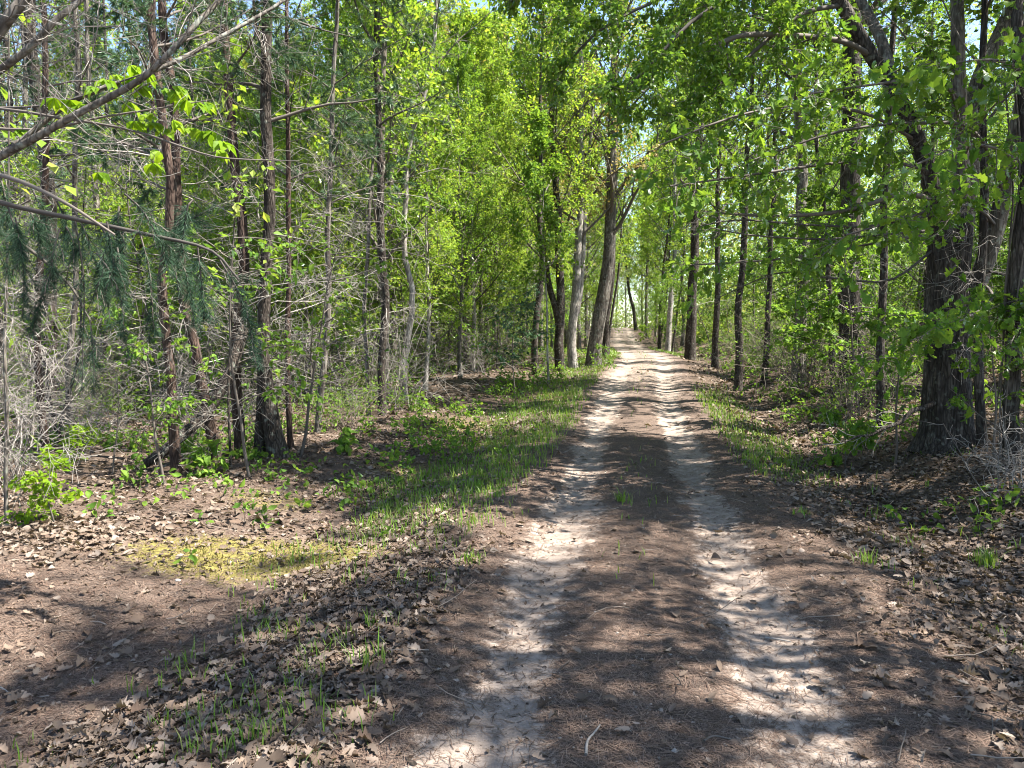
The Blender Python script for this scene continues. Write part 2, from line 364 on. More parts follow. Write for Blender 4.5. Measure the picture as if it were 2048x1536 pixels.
yy = [-8.0]
while yy[-1] < 320: yy.append(yy[-1] + max(.045, .012 * abs(yy[-1])))
yy = np.array(yy)
sh = [0.0]
while sh[-1] < 170: sh.append(sh[-1] + max(.045, .025 * (sh[-1] - 1.2)))
sh = np.array(sh); ss = np.concatenate([-sh[:0:-1], sh])
S, Y = np.meshgrid(ss, yy); X = road_x(Y) + S; Z = terrain(X, Y)
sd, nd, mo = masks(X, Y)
ncol = len(ss); idx = np.arange(ncol * len(yy)).reshape(len(yy), ncol)
F = np.stack([idx[:-1, :-1], idx[:-1, 1:], idx[1:, 1:], idx[1:, :-1]], -1)
smid = (ss[1:] + ss[:-1]) / 2
on_road = np.abs(smid) < 1.38
def lattice(name, sel, label=None):
    f = F[:, sel].reshape(-1, 4); used, inv = np.unique(f, return_inverse=True); b = Buf()
    b.add(np.stack([X.ravel()[used], Y.ravel()[used], Z.ravel()[used]], 1), inv.reshape(-1, 4))
    me = b.mesh(name, GROUND)
    for k, a in (('sand', sd), ('needle', nd), ('moss', mo)):
        me.attributes.new(k, 'FLOAT', 'POINT').data.foreach_set('value', a.ravel()[used].astype(np.float32))
    return tag(obj(name, me), label, None, None, 'structure')
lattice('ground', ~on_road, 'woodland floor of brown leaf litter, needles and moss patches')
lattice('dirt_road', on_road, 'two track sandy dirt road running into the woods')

def on_ground(x, y, n=True):
    z = terrain(x, y)
    e = .05; nx = (terrain(x - e, y) - terrain(x + e, y)) / (2 * e); ny = (terrain(x, y - e) - terrain(x, y + e)) / (2 * e)
    return np.stack([x, y, z], -1), nrm(np.stack([nx, ny, np.ones_like(z)], -1))

# ------------------------------------------------------------------ litter, needles, grass, ground cover (uncountable)
def scatter(n, d0, d1, pw=1.6, r=rng, half=.78):
    """ground points seen by a walker here: denser nearby"""
    y = (d0 ** (2 - pw) + (d1 ** (2 - pw) - d0 ** (2 - pw)) * r.random(n)) ** (1 / (2 - pw)); x = (r.random(n) * 2 - 1) * (y * half + .6); return x, y

def leaf_density(x, y):
    s = x - road_x(y); nz = fbm(x * 1.2, y * 1.2, 44)
    band = sst(-2.75, -2.3, s + (nz - .5) * .9) * sst(-1.0, -1.5, s) * sst(6.2, 5.0, y)
    lft = sst(-1.3, -2.0, s) * sst(5.6, 6.4, y + (nz - .5) * 1.5) * (.4 + .6 * sst(.42, .6, nz))
    rgt = sst(1.15, 2.2, s + (nz - .5) * .8) * (.75 + .25 * sst(.4, .6, nz))
    d = np.maximum(np.maximum(band, lft * .8), rgt)
    d = np.maximum(d, .045 * (np.abs(s) > .9)); d = np.maximum(d, .012)
    _, _, mo_ = masks(x, y); return d * (1 - .85 * np.clip(mo_ * 1.4, 0, 1))

b = Buf()
for n, d0, d1, tpl, sz in ((52000, 2.1, 6.5, OAK, .07), (60000, 5.5, 14, OVATE, .078), (60000, 12, 45, DIAMOND, .13)):
    x, y = scatter(n, d0, d1, 1.2 if d0 < 10 else 1.5); k = rng.random(n) < leaf_density(x, y); x, y = x[k], y[k]; n = len(x)
    p, no = on_ground(x, y); p[:, 2] += rng.uniform(.004, .035, n)
    a = rng.random(n) * 2 * pi; ax = np.stack([np.cos(a), np.sin(a), rng.normal(0, .22, n)], 1)
    leaves(b, p, ax, no + rng.normal(0, .34, (n, 3)), sz * rng.uniform(.3, 1.2, n), tpl, 0, rng.uniform(-.55, .75, (n, 2)), rng.uniform(.6, 1.4, n))
x, y = scatter(26000, 2.0, 9, 1.1); n = len(x); k = rng.random(n) < np.where(np.abs(x - road_x(y)) < 1.1, .16, .75); x, y = x[k], y[k]; n = len(x)   # crumbs
p, no = on_ground(x, y); p[:, 2] += .004; a = rng.random(n) * 2 * pi
leaves(b, p, np.stack([np.cos(a), np.sin(a), rng.normal(0, .2, n)], 1), no + rng.normal(0, .35, (n, 3)), rng.uniform(.01, .04, n), OVATE, 0, rng.uniform(-1, 1, (n, 2)), rng.uniform(.5, 1.6, n))
x, y = scatter(1100, 2.0, 14, 1.1); n = len(x); k = rng.random(n) < np.where(np.abs(x - road_x(y)) < 1.0, .15, .9); x, y = x[k], y[k]; n = len(x)   # bits of twig
p, no = on_ground(x, y); p[:, 2] += .012; a = rng.random(n) * 2 * pi
tubes(b, grow(p, np.stack([np.cos(a), np.sin(a), rng.normal(.02, .06, n)], 1), rng.uniform(.06, .35, n), 5, 0, .16), rng.uniform(.0015, .004, n)[:, None] * np.linspace(1, .6, 5), 5, 1)
tag(obj('fallen_leaves', b.mesh('fallen_leaves', [M['dead_leaf'], M['brush_twig']])), 'dry brown leaf litter lying over the woodland floor', None, None, 'stuff')

b = Buf(); n = 130000
x, y = scatter(n, 2.0, 12, 1.1); s = x - road_x(y); sa, ne, mo_ = masks(x, y)
k = rng.random(n) < np.clip(ne * 1.0, 0, 1) * (1 - .82 * sa) + .1 * (np.abs(s) < 1.6); x, y = x[k], y[k]; n = len(x)
p, no = on_ground(x, y); p[:, 2] += .004; a = rng.random(n) * 2 * pi; d = np.stack([np.cos(a), np.sin(a), rng.normal(.04, .09, n)], 1)
w = np.stack([-np.sin(a), np.cos(a), 0 * a], 1) * (.0006 + .00028 * y)[:, None]; L = rng.uniform(.03, .09, n)[:, None]
b.add(np.stack([p - w, p + w, p + d * L + w, p + d * L - w], 1).reshape(-1, 3), np.arange(4 * n).reshape(-1, 4))
tag(obj('fallen_needles', b.mesh('fallen_needles', M['needle'])), 'reddish brown pine needles strewn between the wheel tracks', None, None, 'stuff')

def blades(b, x, y, h, lean=.5, w0=.0025, r=rng):
    n = len(x); p, _ = on_ground(x, y); a = r.random(n) * 2 * pi; d = np.stack([np.cos(a), np.sin(a), 0 * a], 1) * (r.random(n) * lean)[:, None]
    sd_ = np.stack([-np.sin(a), np.cos(a), 0 * a], 1) * (w0 + .00025 * y)[:, None]; h = h[:, None]; up = np.array([0, 0, 1.])
    m1 = p + (up * .55 + d * .3) * h; tp = p + (up * .9 + d * 1.0) * h
    V = np.stack([p - sd_, p + sd_, m1 + sd_ * .8, m1 - sd_ * .8, tp], 1).reshape(-1, 3); i = np.arange(n)[:, None] * 5
    b.add(V, i + np.array([[0, 1, 2, 3]])); b.add(np.zeros((0, 3)), np.zeros((0, 3)))
    b.f.append(i + (b.n - 5 * n) + np.array([[3, 2, 4]])); b.v.append(np.zeros((0, 3), np.float32)); b.m.append(0)

b = Buf(); n = 60000; y = rng.uniform(5.0, 9.0, n); x = rng.uniform(-4, .2, n); k = rng.random(n) < np.clip(masks(x, y)[2] - .35, 0, 1) ** 1.5 * (fbm(x * 5, y * 5, 55) > .44); x, y = x[k], y[k]
blades(b, x, y, rng.uniform(.008, .028, len(x)), 1.2, .0035); tag(obj('moss', b.mesh('moss', M['moss'])), 'yellow green moss cushion in the clearing', None, None, 'stuff')
b = Buf(); n = 5200; x, y = scatter(n, 2.0, 11, 1.1); k = np.abs(x - road_x(y)) < rng.uniform(.2, 1.5, n); x, y = x[k], y[k]; n = len(x); p, _ = on_ground(x, y); sz = rng.uniform(.003, .011, n) * (1 + .6 * (rng.random(n) < .06))
o6 = np.array([[1, 0, 0], [0, 1, 0], [-1, 0, 0], [0, -1, 0], [0, 0, .7], [0, 0, -.7]]); V = p[:, None] + (o6[None] * rng.uniform(.6, 1.3, (n, 6, 1))) * sz[:, None, None]
b.add(V.reshape(-1, 3), (np.arange(n)[:, None, None] * 6 + np.array([[0, 1, 4], [1, 2, 4], [2, 3, 4], [3, 0, 4], [1, 0, 5], [2, 1, 5], [3, 2, 5], [0, 3, 5]])[None]).reshape(-1, 3))
tag(obj('gravel', b.mesh('gravel', M['grit'], False)), 'grit and crumbs of soil on the sandy tracks', None, None, 'stuff')

def grass_density(x, y):
    s = x - road_x(y); nz = fbm(x * 1.1, y * .7, 77); n2 = fbm(x * 4, y * 4, 78)
    g = sst(-3.1, -2.4, s + (nz - .5) * 1.6) * sst(-1.15 + .12 * sst(9, 13, y), -1.5 + .12 * sst(9, 13, y), s + (nz - .5) * .5) * sst(5.2, 8.5, y) * sst(62, 50, y)
    g = np.maximum(g, sst(1.2, 1.45, s) * sst(2.5, 2.05, s + (nz - .5) * .5) * sst(8, 10, y) * (sst(21, 16, y) + .6 * sst(30, 36, y) * sst(62, 52, y)))
    g = np.maximum(g, .22 * sst(-1.0, -1.5, s) * sst(-3.0, -2.2, s) * sst(.5, .62, n2))
    g = np.maximum(g, .06 * sst(.33, .1, np.abs(s)) * sst(.52, .64, n2) * sst(4.5, 6, y))
    g = np.maximum(g, .14 * sst(1.7, 2.2, s) * sst(5, 3, s) * sst(.55, .66, n2))
    return g * (.35 + .65 * sst(.35, .55, n2))
b = Buf(); n = 520000
x, y = scatter(n, 2.2, 60, 1.25); k = rng.random(n) < grass_density(x, y); x, y = x[k], y[k]
blades(b, x, y, rng.uniform(.04, .13, len(x)), .7)
tag(obj('grass', b.mesh('grass', M['grass'])), 'green grass along the road verges', None, None, 'stuff')

b = Buf(); n = 42000
x, y = scatter(n, 4.5, 75, 1.2); s = x - road_x(y); nz = fbm(x * .8, y * .8, 91)
dn = sst(.47, .6, nz) * (sst(-1.9, -2.6, s) * (.25 + .75 * sst(8.5, 11, y)) + sst(2.1, 3.0, s) * (.3 + .5 * sst(8, 12, y))) * (1 - .9 * np.clip(masks(x, y)[2] * 1.5, 0, 1))
k = rng.random(n) < dn; x, y = x[k], y[k]; n = len(x); p, _ = on_ground(x, y)
hh = rng.uniform(.05, .38, n) * (.4 + .6 * sst(8, 12, y)); top = p + np.stack([rng.normal(0, .06, n), rng.normal(0, .06, n), hh], 1)
tubes(b, np.stack([p, (p + top) / 2 + rng.normal(0, .015, (n, 3)), top], 1), np.full((n, 3), .0022), 3, 1)
leaf_spray(b, np.stack([p, top], 1), 6, .085, OVATE, .45, 1.0, .2, -.1, .045)
tag(obj('undergrowth', b.mesh('undergrowth', [M['mid_leaf'], M['dark_twig']])), 'low leafy green plants covering the floor under the trees', None, None, 'stuff')

# ------------------------------------------------------------------ trees
def trunk_path(pts, D, height, k=26, dz=0.15):
    """trunk through photo pixels (base first) at distance D, carried on up to the tree's height"""
    w = [px(u, v, D) for u, v in pts]; g = terrain(w[0][0], D); w[0][2] = g - dz
    w = np.array(w)
    if w[-1][2] < g + height:
        sl = (w[-1] - w[max(len(w) - 2, 0)]); sl = sl / max(sl[2], 1e-3); hh = g + height - w[-1][2]
        n = max(2, int(hh / 2.5)); sl[:2] = np.clip(sl[:2], -.18, .18); q = w[-1].copy()
        for i in range(n):
            sl[:2] = sl[:2] * .8 + rng.normal(0, .03, 2); q = q + sl * hh / n; w = np.vstack([w, q])
    zz = w[:, 2]; t = np.linspace(0, 1, k) ** 1.15; z = zz[0] + (zz[-1] - zz[0]) * t
    q = int(abs(pts[0][0])); wb = lambda k: (vnoise(z * .9 + q, z * 0 + k, seed=q) - .5) * .09 * sst(0, 1.5, z - zz[0])
    return np.stack([curve(zz, w[:, 0])(z) + wb(1), curve(zz, w[:, 1])(z) + wb(7), z], 1)

def flare(P, r0, amt=.5, top=.12, flare_h=.5):
    h = P[:, 2] - P[0, 2]; H = h[-1]; return r0 * ((1 - (1 - top) * (h / H) ** 1.1) + amt * np.exp(-h / (flare_h * .35 + r0)))

def kind(**k): return k
DECID = dict(bark='grey_bark', t0=.34, limbs=26, ang=.95, len=.26, sub=8, tw=5, per=11, leaf='bright_leaf', size=.115, tpl=DIAMOND, grav=-.25, dead=4)
MID = dict(DECID, leaf='mid_leaf', size=.11)
OAKK = dict(DECID, bark='dark_bark', leaf='oak_leaf', size=.11, per=7, grav=.1, t0=.4, len=.3)
PINE = dict(bark='pine_bark', t0=.24, limbs=24, ang=1.25, len=.13, sub=6, tw=3, pine=True, grav=.1, dead=22)

def limbs_of(P, R, K, wood, fol, dead, r, view=None):
    """limbs, twigs and leaves for a trunk P with radii R"""
    H = P[-1, 2] - P[0, 2]; n = K['limbs']
    t = K['t0'] + (1 - K['t0']) * (np.arange(n) + r.random(n)) / n; t = np.clip(t, 0, .985)
    b, tan_ = along(P[None], np.interp(t * H, P[:, 2] - P[0, 2], np.linspace(0, 1, len(P)))[None]); b = b[0]
    az = np.arange(n) * 2.4 + r.normal(0, .4, n) + r.random() * 6; el = K['ang'] * (1.05 - .55 * t) + r.normal(0, .1, n)
    d = np.stack([np.cos(az) * np.sin(el), np.sin(az) * np.sin(el), np.cos(el)], 1)
    q = (t - K['t0']) / (1 - K['t0']); L = H * K['len'] * (1.12 - .85 * q) * np.minimum(1, .55 + q * 3) * r.uniform(.75, 1.2, n)
    A = grow(b, d, L, 7, K['grav'], .1, r); ra = np.interp(b[:, 2], P[:, 2], R) * .42
    tubes(wood, A, ra[:, None] * np.linspace(1, .16, 7), 5)
    b2, d2, u2 = fork(A, K['sub'], .2, .98, .85, r); L2 = np.repeat(L, K['sub']) * .42 * (1.15 - .6 * u2) * r.uniform(.6, 1.2, len(u2))
    B = grow(b2, d2 + [0, 0, .12], L2, 5, K['grav'], .16, r); r2 = np.maximum(np.repeat(ra, K['sub']) * .33, .004)
    tubes(wood, B, r2[:, None] * np.linspace(1, .3, 5), 3)
    b3, d3, u3 = fork(B, K['tw'], .25, 1, .8, r); L3 = np.clip(np.repeat(L2, K['tw']) * .5, .15, .9) * r.uniform(.6, 1.2, len(u3))
    C = grow(b3, d3, L3, 4, K['grav'], .2, r)
    if K.get('pine'):
        needle_tufts(fol, C, 72, .1, .0045, .1, r=r); needle_tufts(fol, B, 14, .09, .0035, .6, r=r)
    else:
        leaf_spray(fol, C, K['per'], K['size'], K['tpl'], .1, r=r, jit=.07)
    tubes(wood, C, np.full((len(C), 4), .003), 3)
    nd_ = K['dead']                                                    # bare dead branches low on the trunk
    if nd_:
        t = r.uniform(.06, K['t0'] + .12, nd_); b, _ = along(P[None], np.interp(t * H, P[:, 2] - P[0, 2], np.linspace(0, 1, len(P)))[None]); b = b[0]
        az = r.random(nd_) * 2 * pi; el = r.uniform(1.1, 1.75, nd_); d = np.stack([np.cos(az) * np.sin(el), np.sin(az) * np.sin(el), np.cos(el)], 1)
        L = r.uniform(.5, 2.1, nd_) * K.get('dlen', 1); A = grow(b, d, L, 6, .25, .16, r); ra = np.clip(L * .0045, .003, .009)
        tubes(dead, A, ra[:, None] * np.linspace(1, .3, 6), 4)
        b2, d2, u2 = fork(A, 8, .2, 1, .8, r); B = grow(b2, d2, np.repeat(L, 8) * .35 * r.uniform(.4, 1.2, len(u2)), 4, .2, .25, r)
        tubes(dead, B, np.full((len(B), 4), .003) * np.linspace(1, .6, 4), 3)
        b3, d3, u3 = fork(B, 3, .2, 1, .8, r); Cc = grow(b3, d3, r.uniform(.08, .35, len(u3)), 3, .1, .3, r)
        tubes(dead, Cc, np.full((len(Cc), 3), .0022), 3)

def make_tree(name, label, P, r0, K, group=None, seed=1, seg=14, fl=.5, rough=.08, cat='tree', top=.12):
    r = np.random.default_rng(seed); R = flare(P, r0, fl, top); base = P[0].copy(); P = P - base
    root = thing(name, label, cat, base, group)
    tb, wb, fb, db = Buf(), Buf(), Buf(), Buf()
    tubes(tb, P, R, seg, 0, rough, seed)
    limbs_of(P, R, K, wb, fb, db, r)
    obj('trunk', tb.mesh('trunk', M[K['bark']]), root)
    obj('branchwork', wb.mesh('branchwork', M[K.get('twig', 'dark_twig')]), root)  # limbs, side branches and twigs
    obj('needles' if K.get('pine') else 'foliage', fb.mesh('foliage', M['pine_leaf' if K.get('pine') else K['leaf']], False), root)
    if db.v: obj('dead_branchwork', db.mesh('dead_branchwork', M['dead_twig']), root)  # bare dead branches, mostly below the leafy part
    return root

def copy_thing(o, loc, rz, sc=1.0, label=None, group=None):
    c = o.copy(); COL.objects.link(c); c.location = loc; c.rotation_euler = (0, 0, rz); c.scale = (sc, sc, sc)
    if label: c['label'] = label
    if group: c['group'] = group
    for ch in o.children:
        k = ch.copy(); COL.objects.link(k); k.parent = c
        for g in ch.children:
            q = g.copy(); COL.objects.link(q); q.parent = k
    return c

# ------------------------------------------------------------------ the trees one can tell apart
CLR, WOOD = 'mossy clearing', 'oak bank'
def K_(base, **k): d = dict(base); d.update(k); return d
SLIM = K_(DECID, limbs=16, sub=6, tw=5, per=10, t0=.3, dead=8, len=.2)
# name, label, category, pixels base->top, width px, distance or None, height, kind, extras
KEY = [
 ('pine_tree', 'reddish bare pine trunk standing by itself behind the pale dead brush', [(93, 905), (84, 800), (78, 640), (82, 500), (88, 380)], 18, None, 15, K_(PINE, dead=24), {}),
 ('pine_tree', 'straight brown pine whose foot stands beside the leaning dead log', [(356, 945), (346, 860), (334, 700), (328, 560), (338, 420), (332, 330), (318, 180)], 25, None, 15, PINE, {}),
 ('pine_tree', 'dark pine bending sideways as it rises, crossed by the leaning dead log', [(432, 922), (424, 860), (404, 780), (390, 690), (376, 640), (362, 520), (352, 380)], 28, None, 14, PINE, {}),
 ('pine_tree', 'tall pine with sunlit red bark at its foot, just before the twin-footed pine', [(481, 915), (478, 830), (474, 740), (480, 640), (490, 520), (482, 420), (468, 320), (460, 170), (452, 40)], 28, None, 17, PINE, {}),
 ('pine_tree', 'slim dark pine standing next to the twin-footed pine by the clearing edge', [(583, 897), (574, 800), (570, 690), (574, 560), (577, 430), (574, 300)], 15, None, 13, K_(PINE, dead=18), {}),
 ('pine_tree', 'slender lichen grey pine with dead side branches above low green plants', [(634, 868), (640, 790), (648, 700), (655, 560), (662, 430), (668, 250)], 16, None, 14, K_(PINE, bark='grey_bark', dead=27), {}),
 ('pine_tree', 'straight dark pine pole at the back edge of the mossy clearing', [(764, 832), (766, 720), (768, 600), (763, 450), (762, 330), (758, 180), (754, 40)], 20, None, 19, K_(PINE, bark='dark_bark', dead=28), {}),
 ('slim_tree', 'thin brown stem close beside the straight dark pine pole', [(738, 830), (732, 740), (728, 640), (735, 520)], 10, None, 11, SLIM, {}),
 ('birch_tree', 'crooked pale trunk leaning and kinked behind the straight dark pine pole', [(812, 805), (806, 740), (822, 640), (824, 570), (808, 500), (812, 400), (818, 300), (850, 190)], 14, None, 17, K_(DECID, bark='pale_bark', limbs=22), {}),
 ('slim_tree', 'yellowish thin sapling stem standing in the grass before the grey trunks', [(1097, 768), (1096, 690), (1097, 620), (1090, 540)], 5, None, 7, K_(SLIM, bark='pale_bark', limbs=12, leaf='mid_leaf'), {}),
 ('maple_tree', 'brown trunk in the brush, first of the thick trunks past the clearing', [(1072, 768), (1068, 690), (1075, 600), (1084, 520), (1080, 440)], 16, 23.5, 12, K_(MID, bark='dark_bark', limbs=20, per=8, leaf='bright_leaf', t0=.26), {}),
 ('maple_tree', 'trunk splitting into a slanting and an upright stem by the road', [(1122, 752), (1118, 690), (1122, 640), (1122, 590), (1118, 500), (1114, 400)], 22, 25, 12.5, K_(MID, bark='dark_bark', limbs=20, per=8, leaf='bright_leaf', t0=.26), dict(stem=[(1121, 668), (1112, 620), (1098, 570), (1090, 510), (1080, 420), (1072, 330)], sw=14)),
 ('maple_tree', 'pale blotched trunk with two upright stems between the forked trunk and the leaning trunk', [(1146, 747), (1145, 690), (1152, 600), (1156, 500), (1160, 380)], 21, 26, 17, K_(MID, bark='pale_bark', limbs=24, per=8, leaf='tan_leaf', t0=.26), dict(stem=[(1148, 640), (1160, 590), (1165, 520), (1170, 430), (1178, 320)], sw=12)),
 ('maple_tree', 'thick grey brown trunk leaning toward the road at the end of the grass', [(1186, 742), (1190, 690), (1200, 630), (1211, 560), (1217, 490), (1221, 400), (1224, 300)], 32, 26.5, 16, K_(DECID, bark='grey_bark', limbs=28, per=8, t0=.26), {}),
 ('maple_tree', 'dark trunk close behind the thick leaning trunk', [(1209, 694), (1215, 620), (1222, 560), (1226, 480), (1228, 400)], 16, 34, 16, K_(MID, bark='dark_bark', per=8), {}),
 ('slim_tree', 'thin dark stem slanting beside the road behind the leaning trunk', [(1216, 690), (1222, 640), (1232, 580), (1240, 500)], 6, 36, 13, K_(SLIM, bark='dark_bark'), {}),
 ('slim_tree', 'curving dark stem where the road climbs out of sight', [(1272, 664), (1268, 625), (1260, 590), (1254, 540)], 8, 93, 17, K_(SLIM, bark='dark_bark', limbs=22, size=.2), {}),
 ('slim_tree', 'grey stem standing on the bend just above the bright green bank', [(1294, 672), (1292, 610), (1294, 560)], 8, 75, 18, K_(SLIM, limbs=22, size=.2), {}),
 ('slim_tree', 'dark twin stem rising behind the bright green bank', [(1318, 700), (1321, 620), (1326, 560)], 7, 52, 16, K_(SLIM, bark='dark_bark', limbs=22, size=.16), dict(stem=[(1318, 690), (1327, 640), (1335, 570), (1340, 480)], sw=5)),
 ('slim_tree', 'pale tan trunk beside the dark twin stem at the road bend', [(1335, 706), (1339, 640), (1346, 560), (1350, 480)], 13, 48, 19, K_(DECID, bark='pale_bark', size=.16), {}),
 ('slim_tree', 'thin leaning stem between the pale tan trunk and the black trunk', [(1343, 705), (1352, 640), (1362, 580)], 5, 47, 12, K_(SLIM, bark='dark_bark', size=.14), {}),
 ('oak_tree', 'almost black trunk standing right at the edge of the road', [(1380, 726), (1382, 660), (1384, 600), (1388, 500), (1392, 380)], 24, 31, 14, K_(OAKK, limbs=26), {}),
 ('oak_tree', 'dim grey trunk behind low brush just past the black roadside trunk', [(1430, 735), (1432, 660), (1436, 560), (1434, 440)], 15, 27, 13, OAKK, {}),
 ('oak_tree', 'brown trunk rising from the low plants next to the roadside grass strip', [(1476, 768), (1478, 690), (1480, 600), (1484, 500), (1488, 400)], 18, 19.5, 12, OAKK, {}),
 ('oak_tree', 'slightly tilted dark trunk next to the brown roadside trunk', [(1527, 752), (1534, 680), (1540, 590), (1542, 480), (1548, 360)], 14, 20, 12, OAKK, {}),
 ('oak_tree', 'wide grey trunk with flared foot on the rise of the bank', [(1598, 742), (1599, 680), (1606, 600), (1608, 500), (1604, 380), (1600, 250)], 30, 18, 14, K_(OAKK, bark='grey_bark', limbs=24), {}),
 ('slim_tree', 'thin ridged stem standing before the massive furrowed trunk', [(1668, 806), (1666, 730), (1664, 640), (1656, 560), (1650, 440), (1640, 350)], 13, None, 11, K_(SLIM, bark='dark_bark', leaf='oak_leaf', limbs=14), {}),
 ('oak_tree', 'massive straight trunk with deeply furrowed brown bark', [(1706, 745), (1704, 660), (1703, 560), (1702, 450), (1700, 330), (1704, 200), (1706, 80)], 54, 16, 16, K_(OAKK, bark='oak_bark', limbs=26, twig='dark_twig'), dict(seg=40, rough=.05)),
 ('oak_tree', 'mossy dark trunk between the furrowed trunk and the forked oak', [(1760, 862), (1762, 780), (1764, 690), (1770, 580), (1774, 480), (1772, 400)], 19, None, 13, K_(OAKK, limbs=20), {}),
 ('cedar_tree', 'slim brown trunk standing close in front of the forked oak', [(1966, 895), (1962, 800), (1960, 700), (1958, 590), (1962, 480)], 21, None, 11, K_(SLIM, bark='oak_bark', leaf='oak_leaf', limbs=14), {}),
 ('cedar_tree', 'shaggy trunk hung with vine stems at the edge of the oak bank', [(2028, 935), (2022, 850), (2026, 760), (2034, 640), (2040, 500)], 34, None, 13, K_(OAKK, bark='oak_bark', limbs=20), dict(rough=.14, vines=6)),
 ('slim_tree', 'thin pale stem with a bare foot beside the pale dead brush', [(14, 1050), (12, 950), (16, 840), (12, 720), (18, 600)], 9, None, 5, K_(SLIM, bark='grey_bark', limbs=7, sub=3, tw=2, per=2, dead=26, dlen=.4), {}),
 ('slim_tree', 'black curved stem forking beside the lone reddish pine', [(112, 892), (120, 850), (136, 790), (150, 740)], 8, None, 4, K_(SLIM, bark='dark_bark', limbs=8, sub=3, tw=2, per=2, dead=12, dlen=.6), dict(stem=[(115, 878), (104, 820), (96, 770), (92, 720)], sw=5)),
 ('pine_tree', 'grey trunk rising out of the brush behind the lone reddish pine', [(141, 872), (138, 800), (140, 700), (146, 560)], 15, None, 14, K_(PINE, bark='grey_bark', dead=22), {}),
 ('slim_tree', 'bare whip stem between the bending pine and the twin-footed pine', [(462, 930), (458, 850), (462, 740), (470, 640)], 6, None, 4.5, K_(SLIM, limbs=9, per=1, sub=4, leaf='bright_leaf', dead=14, dlen=.5, bark='dark_bark'), {}),
]
sd0 = 100
for name, label, pts, w, D, h, K, ex in KEY:
    sd0 += 1
    D = D or hit(*pts[0]); P = trunk_path(pts, D, h); r0 = w * (.8 if K.get('pine') else .9) / 2 / FPX * D
    t_ = make_tree(name, label, P, r0, K, None, sd0, ex.get('seg', 14), ex.get('fl', .28), ex.get('rough', .07), 'tree')
    if 'stem' in ex:                                                   # a second stem
        q = np.array([px(u, v, D + .05 * i) for i, (u, v) in enumerate(ex['stem'])]) - P[0]; q = np.vstack([q, q[-1] + (q[-1] - q[-2]) * 1.5]); t = np.linspace(0, 1, len(q)); tt = np.linspace(0, 1, 18)
        q = np.stack([curve(t, q[:, i])(tt) for i in range(3)], 1); rr = ex['sw'] / 2 / FPX * D * np.linspace(1.05, .45, 18); tb = Buf(); tubes(tb, q, rr, 12, 0, .08, sd0); obj('stem', tb.mesh('stem', M[K['bark']]), t_)
        wb, fb, db = Buf(), Buf(), Buf(); limbs_of(q, rr, K_(K, t0=.45, limbs=8, dead=0, len=.3), wb, fb, db, np.random.default_rng(sd0)); obj('branchwork', wb.mesh('branchwork', M['dark_twig']), t_); obj('foliage', fb.mesh('foliage', M[K['leaf']], False), t_)
    for i in range(ex.get('vines', 0)):
        zz = np.linspace(0, 4.5, 30); cz = np.stack([np.interp(zz, P[:, 2] - P[0, 2], P[:, k] - P[0, k]) for k in range(3)], 1); ph = i * 1.05 + np.sin(zz * 1.3 + i) * .5; off = r0 * 1.12 + .02 * (i % 3) + .05 * np.exp(-zz * 2)
        tb = Buf(); tubes(tb, cz + np.stack([np.cos(ph) * off, np.sin(ph) * off, 0 * zz], 1), np.full(30, .012 - .001 * i), 6, 0, .2, i); obj('vine', tb.mesh('vine', M['dark_twig']), t_)

# the twin-footed pine: two feet joining into one trunk
D = hit(535, 915); r = np.random.default_rng(5)
P = trunk_path([(519, 915), (521, 860), (524, 800), (524, 730), (526, 640), (532, 520), (540, 400), (537, 250), (540, 80)], D, 17)
tree = make_tree('pine_tree', 'stout dark pine whose trunk stands on two splayed feet', P, 26 / 2 / FPX * D, K_(PINE, bark='dark_bark', dead=24), None, 77, 18, .15)
q = np.array([px(u, v, D - .12) for u, v in ((560, 918), (549, 880), (541, 835), (535, 790), (530, 740), (528, 690))]); q[0, 2] = terrain(q[0, 0], q[0, 1]) - .1
tb = Buf(); tubes(tb, q - P[0], np.array([.17, .12, .105, .1, .085, .05]), 16, 0, .12, 3)
obj('trunk', tb.mesh('trunk', M['dark_bark']), tree)

# dead log leaning against the pines
q = np.array([px(u, v, d) for u, v, d in ((276, 952, 8.9), (330, 900, 9.1), (385, 853, 9.4), (430, 805, 9.7), (465, 735, 9.9), (488, 655, 10.1))]); q[0, 2] = terrain(q[0, 0], q[0, 1]) + .03
lg = thing('dead_log', 'dark dead log leaning from the ground up against the pine trunks', 'log', q[0])
tb = Buf(); tubes(tb, q - q[0], np.array([.05, .06, .062, .066, .072, .07]), 12, 0, .15, 9, True); obj('trunk', tb.mesh('trunk', M['dark_bark']), lg)
a = grow((q - q[0])[[2, 3, 4]], np.array([[.3, -.2, .8], [-.8, -.3, .3], [.6, .2, .5]]), np.array([.5, .7, .45]), 5, .2)
for a1 in a:
    tb = Buf(); tubes(tb, a1, .012 * np.linspace(1, .4, 5), 5); obj('branch_stub', tb.mesh('branch_stub', M['dark_twig']), lg)

